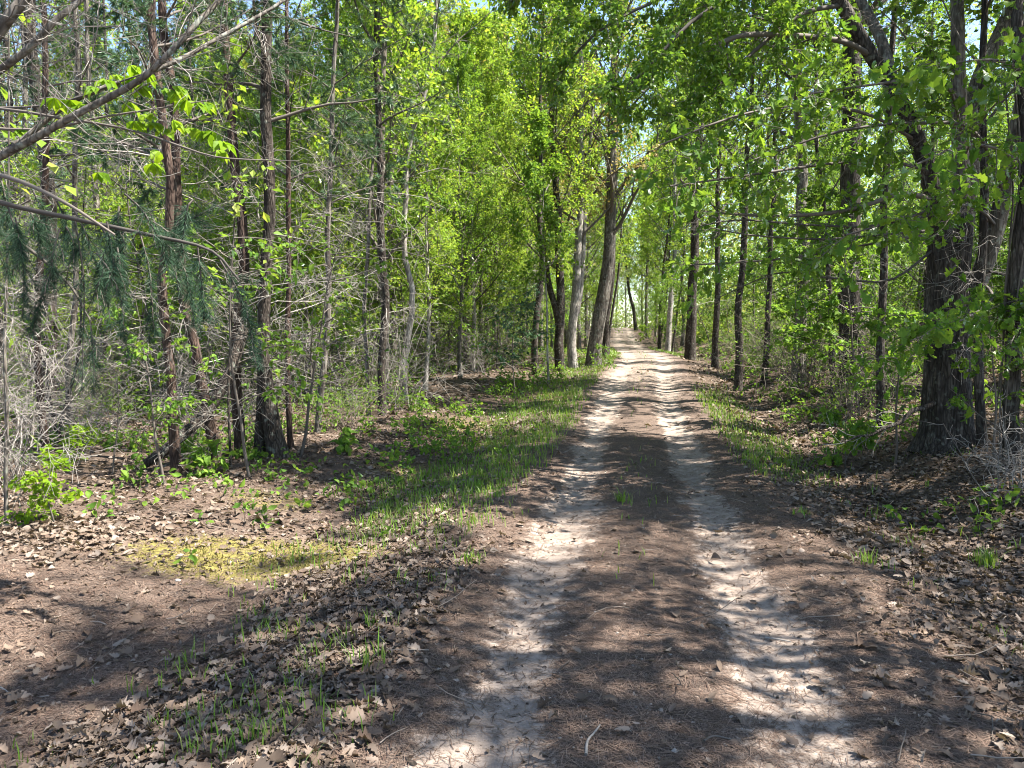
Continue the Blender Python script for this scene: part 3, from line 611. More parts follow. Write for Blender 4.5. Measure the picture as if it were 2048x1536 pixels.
# ------------------------------------------------------------------ the forked oak on the bank
r = np.random.default_rng(21); DO = hit(1900, 893)
base = px(1900, 893, DO); base[2] = terrain(base[0], base[1]); oak = thing('oak_tree', 'great oak forking into several pale stems above a dark ridged trunk', 'tree', base)
def wpath(pts, k=None):
    w = np.array([px(u, v, d) for u, v, d in pts])
    if k:
        t = np.linspace(0, 1, len(w)); tt = np.linspace(0, 1, k); w = np.stack([curve(t, w[:, i])(tt) for i in range(3)], 1)
    return w
ip = FPX / DO
tp = wpath([(1899, 905, DO), (1898, 860, DO), (1896, 760, DO), (1895, 650, DO), (1899, 540, DO), (1903, 462, DO), (1905, 425, DO)], 34)
hh = (tp[:, 2] - tp[0, 2]); tr = 43 / ip * (1 + .6 * np.exp(-hh / .26)) * (1 - .1 * sst(0, 3, hh)); tr[-3:] *= [.97, .85, .5]
tb = Buf(); seg = 56; k = len(tp); a = np.arange(seg) * 2 * pi / seg
rdg = np.abs(((vnoise(np.cos(a)[None] * 9 + 20, np.sin(a)[None] * 9 + 20, hh[:, None] * 1.6, 4) - .5) * 2)); rdg = rdg * .09 + .10 * np.sin(a * 5 + 1.2)[None] * np.exp(-hh / .45)[:, None] + .04 * np.sin(a * 3)[None]
V = tp[:, None, :] + (tr[:, None] * (1 + rdg - .04))[..., None] * np.stack([np.cos(a), np.sin(a), 0 * a], -1)[None]
jj = np.arange(k - 1)[:, None] * seg; cc = np.arange(seg)[None]; c2 = (cc + 1) % seg
tb.add((V - base).reshape(-1, 3), np.stack([jj + cc, jj + c2, jj + seg + c2, jj + seg + cc], -1).reshape(-1, 4))
obj('trunk', tb.mesh('trunk', M['oak_bark']), oak)
STEMS = [
 ([(1888, 520, DO), (1876, 444, DO - .1), (1855, 342, DO - .2), (1802, 205, DO - .4), (1742, 110, DO - .5), (1684, 10, DO - .6), (1600, -140, DO - .8), (1510, -330, DO - .6), (1440, -560, DO)], 17, 9),
 ([(1792, 185, DO - .4), (1762, 80, DO - .2), (1726, 10, DO), (1690, -90, DO + .2), (1660, -300, DO + .6), (1640, -560, DO + 1)], 11, 6),
 ([(1906, 520, DO), (1921, 400, DO + .1), (1919, 250, DO + .2), (1916, 120, DO + .2), (1914, 0, DO + .3), (1900, -250, DO + .5), (1880, -600, DO + .6)], 18, 9),
 ([(1918, 500, DO + .1), (1938, 330, DO + .3), (1952, 190, DO + .4), (1976, 120, DO + .5), (2018, 30, DO + .6), (2080, -110, DO + .8), (2160, -400, DO + 1)], 22, 10),
 ([(1922, 640, DO), (1962, 550, DO - .1), (1996, 440, DO - .2), (2016, 340, DO - .3), (2052, 170, DO - .5), (2110, -60, DO - .8), (2180, -350, DO - 1)], 19, 9),
]
wood, fol, fol2, fol3, dead = Buf(), Buf(), Buf(), Buf(), Buf(); stems = []
for i, (pts, w0, w1) in enumerate(STEMS):
    p = wpath(pts, 20); rr = np.linspace(w0, w1, 20) / ip; stems.append((p, rr))
    sb = Buf(); tubes(sb, p - base, rr, 18, 0, .07, 30 + i); obj('stem', sb.mesh('stem', M['grey_bark' if i else 'oak_bark']), oak)
    limbs_of(p - base, rr, K_(OAKK, t0=.55, limbs=10, len=.34, sub=7, tw=5, per=7, dead=0, size=.11), wood, fol, dead, r)
def leafy_limb(p, r0, r1, nsub, sublen, per, size, tpl, wood, fol, m=0, droop=.35, flat=.45, u0=.25, bare=False, ntw=4):
    """a limb with sideways twigs and leaves; p in world"""
    p = p - base; k = len(p); tubes(wood, p, np.linspace(r0, r1, k), 7, 0, .1, 7)
    b2, d2, u2 = fork(p[None], nsub, u0, .99, .9, r); d2[:, 2] = d2[:, 2] * flat
    B = grow(b2, d2, sublen * (1.15 - .5 * u2) * r.uniform(.5, 1.2, len(u2)), 6, droop, .14, r); tubes(wood, B, np.full((len(B), 6), r1 * .55) * np.linspace(1, .35, 6), 4)
    b3, d3, u3 = fork(B, ntw, .15, 1, .8, r); d3[:, 2] *= .6; C = grow(b3, d3, sublen * .33 * r.uniform(.5, 1.3, len(u3)), 4, droop * 1.2, .18, r); tubes(wood, C, np.full((len(C), 4), .0028), 3)
    if not bare: leaf_spray(fol, C, per, size, tpl, .15, .8, .7, droop * 1.4, .03, m, r)
LIMBS = [
 ([(1745, 112, DO - .5), (1690, 84, DO - .7), (1600, 72, DO - 1), (1490, 70, DO - 1.3), (1422, 95, DO - 1.5)], .034, .024, 7, .7),
 ([(2005, 380, DO - .3), (1950, 262, DO - 1.2), (1850, 246, DO - 1.5), (1700, 258, DO - 1.7), (1560, 300, DO - 1.9), (1470, 335, DO - 2)], .022, .008, 13, .8),
 ([(1872, 400, DO - .1), (1800, 388, DO - .5), (1700, 420, DO - .9), (1560, 432, DO - 1.2), (1410, 424, DO - 1.4)], .036, .012, 14, .8),
 ([(1860, 470, DO - .1), (1780, 480, DO - .6), (1680, 500, DO - 1.1), (1540, 520, DO - 1.6), (1380, 530, DO - 1.8)], .018, .007, 12, .75),
 ([(1855, 340, DO - .2), (1760, 320, DO - .9), (1640, 330, DO - 1.6), (1500, 350, DO - 2.2), (1340, 372, DO - 2.6)], .022, .008, 14, .8),
 ([(1830, 280, DO - .3), (1740, 230, DO - .9), (1620, 210, DO - 1.5), (1480, 230, DO - 2), (1320, 290, DO - 2.4)], .022, .008, 14, .8),
 ([(1930, 300, DO + .3), (1900, 180, DO - .7), (1840, 160, DO - 1.6), (1740, 170, DO - 2.4), (1600, 190, DO - 3)], .02, .008, 12, .7),
 ([(1990, 450, DO - .2), (1960, 420, DO - 1), (1900, 410, DO - 1.8), (1800, 440, DO - 2.5), (1690, 470, DO - 3)], .02, .008, 12, .65),
 ([(2010, 360, DO - .3), (2030, 330, DO - 1), (2000, 300, DO - 2), (1930, 290, DO - 2.8), (1830, 330, DO - 3.4)], .02, .008, 12, .65),
 ([(1960, 560, DO - .1), (1985, 590, DO - .9), (1960, 620, DO - 1.8), (1900, 650, DO - 2.5), (1800, 690, DO - 2.9)], .018, .006, 11, .6),
 ([(2030, 280, DO - .4), (2060, 200, DO - 1), (2050, 150, DO - 2), (1990, 120, DO - 2.8), (1880, 130, DO - 3.4)], .02, .008, 12, .7),
 ([(1970, 540, DO - .1), (2040, 560, DO - .9), (2060, 600, DO - 1.8), (2020, 690, DO - 2.5)], .018, .006, 11, .6),
]
for p in ([(1868, 460, DO - .1), (1760, 470, DO - .8), (1640, 478, DO - 1.4), (1500, 470, DO - 1.9), (1420, 455, DO - 2.1)], [(1864, 430, DO - .1), (1740, 452, DO - .9), (1620, 450, DO - 1.5), (1480, 440, DO - 2), (1400, 452, DO - 2.2)],
          [(1866, 500, DO), (1780, 560, DO - .4), (1660, 556, DO - .8), (1560, 545, DO - 1), (1430, 598, DO - 1.2)], [(1920, 330, DO + .1), (1960, 250, DO - .6), (2000, 200, DO - 1.2), (2060, 170, DO - 1.8)], [(1920, 200, DO + .2), (1850, 130, DO - .3), (1800, 60, DO - .6), (1760, 20, DO - .8)]):
    leafy_limb(wpath(p, 14), .016, .005, 14, .55, 1, .1, OAK, wood, fol2, bare=True)
for p, a_, b_, ns, L in LIMBS: leafy_limb(wpath(p, 14), a_, b_, ns + 3, L, 4, .115, OAK, wood, fol2)
# boughs reaching out over the road from the slanting stem
for p in ([(1600, -140, DO - .8), (1480, -60, DO - .8), (1340, -10, DO - .9), (1200, 60, DO - 1), (1110, 160, DO - 1)],
          [(1640, -80, DO - .7), (1520, -30, DO - 1.3), (1400, 30, DO - 1.8), (1300, 130, DO - 2), (1230, 200, DO - 2.1)],
          [(1560, -220, DO - .7), (1380, -130, DO - .5), (1220, -110, DO - .5), (1110, -50, DO - .6), (1030, 0, DO - .6)],
          [(1684, 10, DO - .6), (1600, 30, DO - .9), (1500, 110, DO - 1.2), (1420, 190, DO - 1.4), (1370, 260, DO - 1.5)],
          [(1520, -300, DO - .6), (1330, -220, DO), (1180, -120, DO + .5), (1150, -20, DO + 1), (1130, 60, DO + 1.2)],
          [(1560, -200, DO - .7), (1480, -90, DO + .1), (1400, 0, DO + .8), (1330, 100, DO + 1.3)]):
    leafy_limb(wpath(p, 14), .03, .009, 28, .66, 16, .066, OVATE, wood, fol3, 0, .22, .55, .15, ntw=6)
obj('branchwork', wood.mesh('branchwork', M['dark_twig']), oak)
obj('foliage', fol.mesh('foliage', M['oak_leaf'], False), oak)
obj('foliage', fol2.mesh('foliage', M['mid_leaf'], False), oak); obj('foliage', fol3.mesh('foliage', M['mid_leaf'], False), oak)

# ------------------------------------------------------------------ the pine whose boughs hang in from beside the camera
base = np.array([-4.15, 4.7, float(terrain(-4.15, 4.7))]); pine = thing('pine_tree', 'near pine whose long limbs and hanging blue green sprays reach over the clearing', 'tree', base)
tb, wood, fol, dead = Buf(), Buf(), Buf(), Buf(); r = np.random.default_rng(31)
P = np.stack([base[0] + .06 * np.sin(np.linspace(0, 3, 24)), base[1] + 0 * np.linspace(0, 3, 24), base[2] - .15 + np.linspace(0, 13, 24)], 1) - base
R = flare(P, .15, .3); tubes(tb, P, R, 20, 0, .08, 5); obj('trunk', tb.mesh('trunk', M['pine_bark']), pine)
limbs_of(P, R, K_(PINE, t0=.45, limbs=22, len=.14, dead=14), wood, fol, dead, r)
D0 = 4.6
for pts, r0, r1 in (
  ([(-330, 480, 4.7), (-120, 375, 4.6), (50, 287, 4.5), (150, 230, 4.5), (272, 165, 4.5), (332, 113, 4.5), (398, 42, 4.6), (440, -5, 4.7), (500, -120, 4.9)], .026, .012),
  ([(-330, 460, 4.7), (-100, 360, 4.8), (30, 290, 4.9), (150, 200, 5.0), (330, 133, 5.2), (430, 80, 5.4), (570, 0, 5.7), (680, -90, 6)], .022, .010),
  ([(-330, 330, 4.7), (-100, 215, 4.4), (0, 140, 4.3), (60, 95, 4.3), (110, 42, 4.3), (165, -5, 4.4), (220, -90, 4.5)], .024, .014),
  ([(-330, 260, 4.7), (-80, 170, 4.2), (0, 58, 4.1), (52, -10, 4.1), (90, -90, 4.1)], .034, .026)):
    p = wpath(pts, 24) - base; tubes(wood, p, np.linspace(r0, r1, 24), 8, 1, .12, 3)
    b2, d2, u2 = fork(p[None], 20, .25, .98, .9, r); B = grow(b2, d2, r.uniform(.2, .8, len(u2)), 5, .1, .22, r); tubes(dead, B, np.full((len(B), 5), .0035) * np.linspace(1, .5, 5), 3)
    b3, d3, u3 = fork(B, 4, .2, 1, .8, r); C = grow(b3, d3, r.uniform(.08, .35, len(u3)), 4, .1, .25, r); tubes(dead, C, np.full((len(C), 4), .002), 3)
for pts in ([(-330, 350, 4.7), (-120, 370, 4.5), (20, 410, 4.4), (160, 440, 4.4), (300, 470, 4.4), (420, 500, 4.4), (478, 560, 4.4)], [(-330, 300, 4.7), (-150, 330, 4.3), (0, 350, 4.1), (120, 400, 4.0), (230, 470, 4.0)],
            [(-330, 420, 4.7), (-150, 440, 4.9), (10, 470, 5.0), (130, 560, 5.1), (180, 640, 5.1)]):
    tubes(wood, wpath(pts, 20) - base, np.linspace(.02, .006, 20), 7, 0, .1, 4)
SPR = [((225, 465), (250, 540), (246, 640), (258, 715), 40), ((280, 468), (300, 545), (306, 640), (312, 668), 34), ((335, 480), (372, 545), (384, 610), (388, 655), 34), ((395, 495), (402, 560), (404, 610), (408, 640), 30),
       ((440, 520), (480, 590), (500, 660), (520, 735), 34), ((15, 410), (42, 500), (48, 570), (44, 640), 30), ((70, 420), (95, 480), (104, 540), (110, 580), 28), ((150, 440), (168, 560), (166, 680), (164, 780), 18), ((0, 350), (12, 400), (20, 450), (22, 480), 34),
       ((200, 450), (225, 500), (205, 540), (196, 570), 24), ((-40, 360), (-20, 430), (0, 500), (20, 560), 32), ((110, 395), (130, 440), (128, 480), (126, 520), 26), ((180, 640), (186, 700), (188, 750), (186, 790), 20), ((330, 500), (350, 470), (380, 440), (430, 415), 24), ((250, 470), (215, 520), (214, 580), (220, 640), 26), ((60, 400), (0, 440), (-20, 520), (-10, 600), 26)]
r2_ = np.random.default_rng(8)
for _ in range(26):
    u0_, v0_ = r2_.uniform(-60, 430), r2_.uniform(370, 560); d_ = r2_.normal(0, 26); L_ = r2_.uniform(50, 130)
    SPR.append(((u0_, v0_), (u0_ + d_ * .5, v0_ + L_ * .35), (u0_ + d_ * .8, v0_ + L_ * .7), (u0_ + d_, v0_ + L_), r2_.uniform(10, 24)))
for *pp, wpx in SPR:
    dd = r.uniform(0, .7); p = wpath([(u, v, D0 - .3 + dd + .05 * r.random()) for u, v in pp], 9) - base; tubes(wood, p, np.linspace(.006, .003, 9), 4, 0)
    needle_tufts(fol, p[None], int(wpx * 15), .078, .0014, .1, 0, .05, 1.0, r)
    b2, d2, u2 = fork(p[None], 6, .1, .8, .6, r); B = grow(b2, d2, r.uniform(.07, .18, len(u2)), 4, .5, .1, r); tubes(wood, B, np.full((len(B), 4), .0022), 3, 0); needle_tufts(fol, B, int(wpx * 3), .072, .0013, .0, 0, .05, .95, r)
obj('limb', wood.mesh('limb', [M['dark_twig'], M['grey_bark']]), pine); obj('needles', fol.mesh('needles', M['spray_leaf'], False), pine); obj('dead_branchwork', dead.mesh('dead_branchwork', M['dead_twig']), pine)

# hickory with fresh lime leaves under those limbs
base = np.array([-4.6, 5.6, float(terrain(-4.6, 5.6))]); hk = thing('hickory_sapling', 'young hickory spreading fresh lime green leaf fans under the pine limbs', 'sapling', base)
tb, wood, fol = Buf(), Buf(), Buf()
P = np.stack([np.linspace(0, .3, 10), np.linspace(0, -.2, 10), np.linspace(-.1, 5.2, 10)], 1); tubes(tb, P, np.linspace(.035, .008, 10), 8); obj('trunk', tb.mesh('trunk', M['grey_bark']), hk)
for pts in ([(-240, 260, 5.4), (-60, 215, 5.0), (120, 236, 4.8), (270, 262, 4.7), (400, 306, 4.6), (470, 318, 4.6), (600, 322, 4.7)], [(-240, 200, 5.4), (-40, 215, 5.2), (110, 208, 5.0), (250, 160, 4.9), (310, 140, 4.9)], [(-200, 240, 5.4), (60, 260, 5.1), (200, 235, 5.0), (330, 215, 4.9), (420, 200, 4.9)]):
    tubes(wood, wpath(pts, 16) - base, np.linspace(.012, .003, 16), 5)
for u, v in [(108, 196), (140, 200), (165, 208), (190, 175), (212, 160), (236, 150), (262, 152), (292, 146), (262, 130), (336, 178), (355, 186), (372, 200), (392, 204), (352, 172), (268, 242), (262, 205), (310, 246), (346, 240), (330, 258), (382, 256), (404, 262), (424, 262), (446, 284), (436, 300), (318, 302), (44, 260), (60, 222), (300, 228), (306, 326), (196, 345), (412, 205), (280, 170), (225, 180)]:
    p = px(u, v, 4.85 + r.uniform(-.2, .2)) - base; n = 5; a = r.random() * 6 + np.arange(n) * .62 - 1.2; ax = np.stack([np.cos(a), np.sin(a), np.full(n, -.55)], 1)
    leaves(fol, np.repeat(p[None], n, 0), ax, np.array([[0, 0, 1.]]) + r.normal(0, .25, (n, 3)), r.uniform(.07, .12, n), LIME, 0)
    tubes(wood, np.stack([p, p + [0, .03, .05], p + [-.06, .05, .1]], 0), np.full(3, .0018), 3)
obj('branchwork', wood.mesh('branchwork', M['dark_twig']), hk); obj('foliage', fol.mesh('foliage', M['lime_leaf'], False), hk)

# ------------------------------------------------------------------ saplings, shrubs, brush
def make_sapling(name, label, loc, h, leaf, size, tpl, n=10, per=4, seed=1, group=None, cat='sapling', t0=.25, bare=False, sublen=.4, bark='dark_twig', r0=None):
    r = np.random.default_rng(seed); root = thing(name, label, cat, loc, group); tb, wb, fb = Buf(), Buf(), Buf()
    P = grow(np.zeros((1, 3)) - [0, 0, .05], np.array([[r.normal(0, .12), r.normal(0, .12), 1.]]), [h], 9, -.3, .06, r); r0 = r0 or .004 + .006 * h
    tubes(tb, P, np.linspace(r0, .003, 9)[None], 7)
    b, d, u = fork(P, n, t0, .98, 1.1, r); d[:, 2] = np.abs(d[:, 2]) * .6 + .1; A = grow(b, d, h * sublen * (1.2 - .7 * u) * r.uniform(.6, 1.2, n), 6, .25, .12, r); tubes(wb, A, np.full((n, 6), r0 * .4) * np.linspace(1, .3, 6), 4)
    b, d, u = fork(A, 6, .2, 1, .8, r); d[:, 2] *= .4; B = grow(b, d, h * sublen * .3 * r.uniform(.5, 1.2, len(u)), 4, .2, .15, r); tubes(wb, B, np.full((len(B), 4), .0022), 3)
    obj('trunk', tb.mesh('trunk', M[bark]), root); obj('branchwork', wb.mesh('branchwork', M[bark]), root)
    leaf_spray(fb, B, per, size, tpl, .1, 1.3, .7, .25, .02 if h < 3.3 else .1, 0, r); obj('foliage', fb.mesh('foliage', M[leaf], False), root); return root
def ground_at(u, v, D=None):
    D = D or hit(u, v); p = px(u, v, D); p[2] = terrain(p[0], D); return p
def spot(x, y): return (x, y, float(terrain(x, y)))

SAP = [
 ('oak_sapling', 'bushy oak seedling with big leaves low in front of the mossy dark trunk', (1690, 935), 0.85, 'mid_leaf', .12, OAK, 10, 4),
 ('oak_sapling', 'oak sapling spreading large leaves across the thin ridged stem', (1790, 930), 2.2, 'mid_leaf', .125, OAK, 8, 3),
 ('oak_sapling', 'leafy young oak growing at the shaded foot of the forked oak', (1990, 960), 1.9, 'oak_leaf', .11, OAK, 10, 4),
 ('dogwood_sapling', 'dogwood with flat tiers of pale leaves around the twin-footed pine', (500, 955), 2.9, 'mid_leaf', .09, OVATE, 14, 5),
 ('dogwood_sapling', 'small dogwood beside the straight brown pine near the log', (330, 970), 2.1, 'mid_leaf', .08, OVATE, 10, 4),
 ('dogwood_sapling', 'slender leafy sapling shading the slim dark pine', (600, 915), 3.2, 'mid_leaf', .085, OVATE, 14, 4),
 ('shrub', 'yellow green feathery shrub by the edge of the leaf litter', (112, 1050), .62, 'lime_leaf', .06, DIAMOND, 14, 8),
 ('shrub', 'small yellow green shrub on the leaf litter behind the feathery shrub', (160, 930), .5, 'lime_leaf', .06, DIAMOND, 12, 6),
 ('seedling', 'broad-leaved seedling with arching leaves at the clearing edge', (680, 905), .35, 'mid_leaf', .16, OVATE, 4, 2),
 ('seedling', 'green seedling cluster below the bending pine', (430, 952), .4, 'mid_leaf', .11, OVATE, 7, 3),
 ('shrub', 'thin stemmed shrub on the leafy floor between the lone pine and the log', (225, 950), 1.2, 'oak_leaf', .05, OVATE, 9, 2),
 ('shrub', 'bright sunlit bush on the bank where the road bends', (1290, 690), 1.7, 'bright_leaf', .12, DIAMOND, 18, 9),
 ('shrub', 'leafy bush at the foot of the thick leaning trunk', (1200, 740), .8, 'mid_leaf', .09, DIAMOND, 9, 4),
 ('cedar_bush', 'drooping dark evergreen bush at the back of the grass', (1030, 795), 2.6, 'pine_leaf', .09, DIAMOND, 24, 9),
]
for i, (nm, lb, (u, v), h, lf, sz, tp_, n, per) in enumerate(SAP):
    make_sapling(nm, lb, ground_at(u, v), h, lf, sz, tp_, n, per, 300 + i, None, nm.replace('_', ' '), sublen=.55 if h < 1 else .4, t0=.12 if h < 1 else .28)

def make_brush(label, loc, h, seed, mat, group, n=46, name='dead_shrub', leafn=0):
    r = np.random.default_rng(seed); root = thing(name, label, 'shrub', loc, group); wb, fb = Buf(), Buf()
    A = grow(r.normal(0, .16, (n, 3)) * [1, 1, 0] - [0, 0, .05], np.stack([r.normal(0, .42, n), r.normal(0, .42, n), np.ones(n)], 1), h * r.uniform(.5, 1.15, n), 8, .55, .13, r); tubes(wb, A, np.full((n, 8), .0065) * np.linspace(1, .35, 8), 4)
    b, d, u = fork(A, 6, .2, 1, .8, r); B = grow(b, d, h * .33 * r.uniform(.4, 1.2, len(u)), 5, .4, .2, r); tubes(wb, B, np.full((len(B), 5), .0035) * np.linspace(1, .5, 5), 3)
    b, d, u = fork(B, 2, .2, 1, .8, r); C = grow(b, d, h * .14 * r.uniform(.4, 1.2, len(u)), 3, .3, .25, r); tubes(wb, C, np.full((len(C), 3), .0024), 3)
    obj('branchwork', wb.mesh('branchwork', M[mat]), root)
    if leafn: leaf_spray(fb, C, leafn, .06, DIAMOND, .2, r=r); obj('foliage', fb.mesh('foliage', M['mid_leaf'], False), root)
    return root
make_brush('tangle of pale dead twigs beside the thin pale stem', ground_at(-10, 975), 2.0, 401, 'dead_twig', None, 34)
make_brush('bleached dead brush leaning over the leaf litter by the lone pine', ground_at(165, 885), 1.3, 402, 'dead_twig', None, 26)
make_brush('grey twiggy brush at the shaded foot of the vine hung trunk', ground_at(2030, 985), .8, 403, 'dead_twig', None, 26)

def sites(n, xf, y0, y1, gap, seed, pw=1.0):
    r = np.random.default_rng(seed); out = []
    for _ in range(n * 40):
        y = y0 + (y1 - y0) * r.random() ** pw; lo, hi = xf(y)
        if hi <= lo: continue
        x = r.uniform(lo, hi)
        if all((x - a) ** 2 + (y - b_) ** 2 > gap * gap for a, b_ in out): out.append((x, y))
        if len(out) >= n: break
    return out
left = lambda m, w=.74: (lambda y: (-w * y - 2, float(road_x(y)) - m))
right = lambda m, w=.74: (lambda y: (float(road_x(y)) + m, w * y + 3))

GAPS = ((1000, 45, 80), (560, 30, 120))       # where the crowns stay low enough to leave sky
def plant(protos, spots, seed, label, group, lo=.8, hi=1.15):
    r = np.random.default_rng(seed)
    for i, (x, y) in enumerate(spots):
        p = protos[i % len(protos)]; loc = spot(x, y); sc = r.uniform(lo, hi)
        if y > 14:
            u = 1024 + FPX * x / y; H = max((c.dimensions.z for c in p.children), default=5)
            for uc, w_, vt in GAPS:
                if abs(u - uc) < w_ + FPX * 1.8 / y: sc = min(sc, max(.3, (EYE + (HORIZON - vt) / FPX * y - loc[2]) / H))
        if not p.get('used_here'): p.location = loc; p['used_here'] = 1; p['label'] = label; p['group'] = group; p.scale = (sc,) * 3
        else: copy_thing(p, loc, r.random() * 6.28, sc, label, group)

def straight(h, lean=.03, seed=1, k=22):
    r = np.random.default_rng(seed); t = np.linspace(0, 1, k); w = np.cumsum(r.normal(0, lean, (k, 2)), 0) * (h / 20)
    return np.stack([w[:, 0] - w[0, 0], w[:, 1] - w[0, 1], t * h - .15], 1)
def proto(name, h, r0, K, seed): return make_tree(name, 'tree', straight(h, .05, seed), r0, K, 'g', seed, 9, .3, .05)

bigL = [proto('deciduous_tree', 19, .13, K_(DECID, limbs=40, t0=.12, len=.22, size=.115, per=16, dead=6), 501), proto('deciduous_tree', 16, .11, K_(DECID, limbs=36, t0=.12, len=.24, size=.11, per=16, bark='pale_bark'), 502),
        proto('deciduous_tree', 21, .15, K_(MID, limbs=40, t0=.2, len=.2, size=.14), 503), proto('deciduous_tree', 20, .15, K_(DECID, limbs=38, t0=.12, len=.22, size=.11, per=16, leaf='bright_leaf'), 504)]
tanT = [proto('oak_tree', 20, .17, K_(DECID, limbs=38, t0=.3, len=.22, size=.12, leaf='tan_leaf'), 505)]
pineT = [proto('pine_tree', 17, .11, K_(PINE, dead=24, t0=.34, limbs=18), 506), proto('pine_tree', 15, .09, K_(PINE, dead=27, t0=.4, limbs=16, bark='grey_bark'), 507), proto('pine_tree', 18, .12, K_(PINE, dead=22, t0=.36, limbs=20, bark='dark_bark'), 508)]
bigR = [proto('hardwood_tree', 17, .12, K_(OAKK, limbs=32, t0=.2, len=.22), 509), proto('hardwood_tree', 19, .14, K_(OAKK, limbs=34, t0=.22, len=.22, bark='grey_bark', leaf='mid_leaf'), 510), proto('hardwood_tree', 15, .09, K_(DECID, limbs=28, t0=.2, leaf='mid_leaf'), 511)]
plant(pineT, sites(58, lambda y: (-.74 * y - 2, min(float(road_x(y)) - 9.5, -.12 * y)), 11, 42, 2.0, 61), 1, 'pine pole with bare lower branches among the many crowding behind the clearing', 'pines crowding the wood behind the mossy clearing')
plant(bigL, sites(64, lambda y: (-.36 * y - 1, float(road_x(y)) - 4.6), 15, 50, 1.95, 62, 1.1), 2, 'leafy yellow green tree among the many in the wood beyond the clearing', 'fresh green trees in the wood beyond the clearing', .68, 1.0)
plant(tanT, [(float(road_x(44)) - 5.5, 44), (float(road_x(50)) - 4.2, 50), (-3.0, 30)], 3, 'oak in tan yellow blossom rising above the green crowns', 'oaks in tan blossom above the green crowns', .9, 1.1)
plant(bigR, sites(26, right(6.5), 17, 52, 2.8, 63, 1.1), 4, 'leafy tree among the many in the wood behind the oak bank', 'green trees in the wood behind the oak bank', .5, .78)
shadeT = [proto('hardwood_tree', 11, .09, K_(OAKK, limbs=26, sub=7, tw=4, per=6, t0=.26, len=.26, size=.105), 521), proto('hardwood_tree', 17, .13, K_(OAKK, limbs=26, sub=7, tw=4, per=5, t0=.3, len=.24, size=.11), 522)]
plant(shadeT, [(5.0, 3.2), (6.8, 2.4), (8.4, 6.6), (6.6, -1.4), (4.2, .9), (9.2, .2), (11.5, 9.5), (9.6, 4.2)], 5, 'unseen tree on the bank before the forked oak, set there to dapple the road', 'unseen trees shading the near road', .92, 1.08)  # unseen trees with thinned crowns, placed to dapple the near road and clearing
plant(bigR, [(10.8, 6), (12.5, 9.5), (14, 13), (14.5, 7.5)], 13, 'tall unseen tree far up the oak bank, added to shade it', 'unseen trees shading the oak bank', .85, 1.0)  # added out of view so their crowns deepen the shade on the bank
plant([bigL[2], bigL[1]], sites(16, lambda y: (-.74 * y - 2, -.34 * y), 30, 56, 3, 68), 12, 'leafy tree deep in the wood behind the crowding pines', 'leafy trees deep behind the crowding pines', .8, 1.1)
edge = [(float(road_x(y)) + sgn * m, y) for y, sgn, m in ((48, -1, 3.4), (55, 1, 3.8), (60, -1, 3.2), (66, 1, 3.4), (72, -1, 3.6), (78, 1, 3.2), (84, -1, 3.4), (92, 1, 4), (98, -1, 4.2), (106, 1, 3), (112, -1, 2), (118, 1, 1.2), (120, -1, 3.5), (124, 0, 0), (126, -1, 6), (126, 1, 5))]
plant([bigL[0], bigL[2], bigR[1]], edge, 6, 'tree lining the far stretch of the road', 'trees lining the far stretch of the road', .8, 1.1)

sapP = [make_sapling('understory_sapling', 's', (0, 0, 0), 4.2, 'mid_leaf', .1, DIAMOND, 24, 20, 601, 'g', 'sapling'), make_sapling('understory_sapling', 's', (0, 0, 0), 5.4, 'bright_leaf', .1, DIAMOND, 26, 20, 602, 'g', 'sapling'), make_sapling('understory_sapling', 's', (0, 0, 0), 3.2, 'bright_leaf', .09, DIAMOND, 22, 20, 603, 'g', 'sapling')]
sapR = [make_sapling('leafy_sapling', 's', (0, 0, 0), 4.4, 'oak_leaf', .11, DIAMOND, 24, 20, 604, 'g', 'sapling'), make_sapling('leafy_sapling', 's', (0, 0, 0), 3.0, 'mid_leaf', .1, DIAMOND, 22, 20, 605, 'g', 'sapling')]
plant(sapP, sites(80, left(4.4), 14, 42, 1.2, 64), 7, 'leafy sapling among the many under the trees beyond the clearing', 'saplings under the trees beyond the clearing')
plant(sapR, sites(46, right(3.8), 13, 46, 1.3, 65), 8, 'leafy sapling among the many under the trees on the oak bank', 'saplings under the trees on the oak bank')
plant(sapP[:2], [(float(road_x(y)) + s_ * m, y) for y, s_, m in ((50, 1, 2.8), (56, -1, 2.6), (63, 1, 2.5), (70, -1, 2.6), (76, 1, 2.4), (88, -1, 2.8), (95, 1, 3), (102, -1, 3), (110, 1, 1.4), (115, -1, .8), (117, 1, 2.4))], 9, 'roadside sapling along the far stretch of the road', 'saplings along the far stretch of the road')
br = [make_brush('b', (0, 0, 0), 2.0, 411, 'brush_twig', 'g', 26, 'brush_thicket', 3), make_brush('b', (0, 0, 0), 2.6, 412, 'dead_twig', 'g', 22, 'brush_thicket'), make_brush('b', (0, 0, 0), 1.6, 413, 'brush_twig', 'g', 28, 'brush_thicket', 5)]
plant(br, sites(80, left(4.6), 12.5, 32, .95, 66), 10, 'bare twiggy brush among the tangle under the trees beyond the clearing', 'bare brush under the trees beyond the clearing', .7, 1.3)
brR = [make_brush('b', (0, 0, 0), 1.5, 414, 'brush_twig', 'g', 34, 'twiggy_shrub', 3), make_brush('b', (0, 0, 0), 2.2, 415, 'brush_twig', 'g', 30, 'twiggy_shrub', 3)]
plant(brR, sites(46, right(3.6), 12, 34, 1.0, 67), 11, 'twiggy shrub among the many under the trees on the oak bank', 'twiggy shrubs under the trees on the oak bank', .7, 1.2)

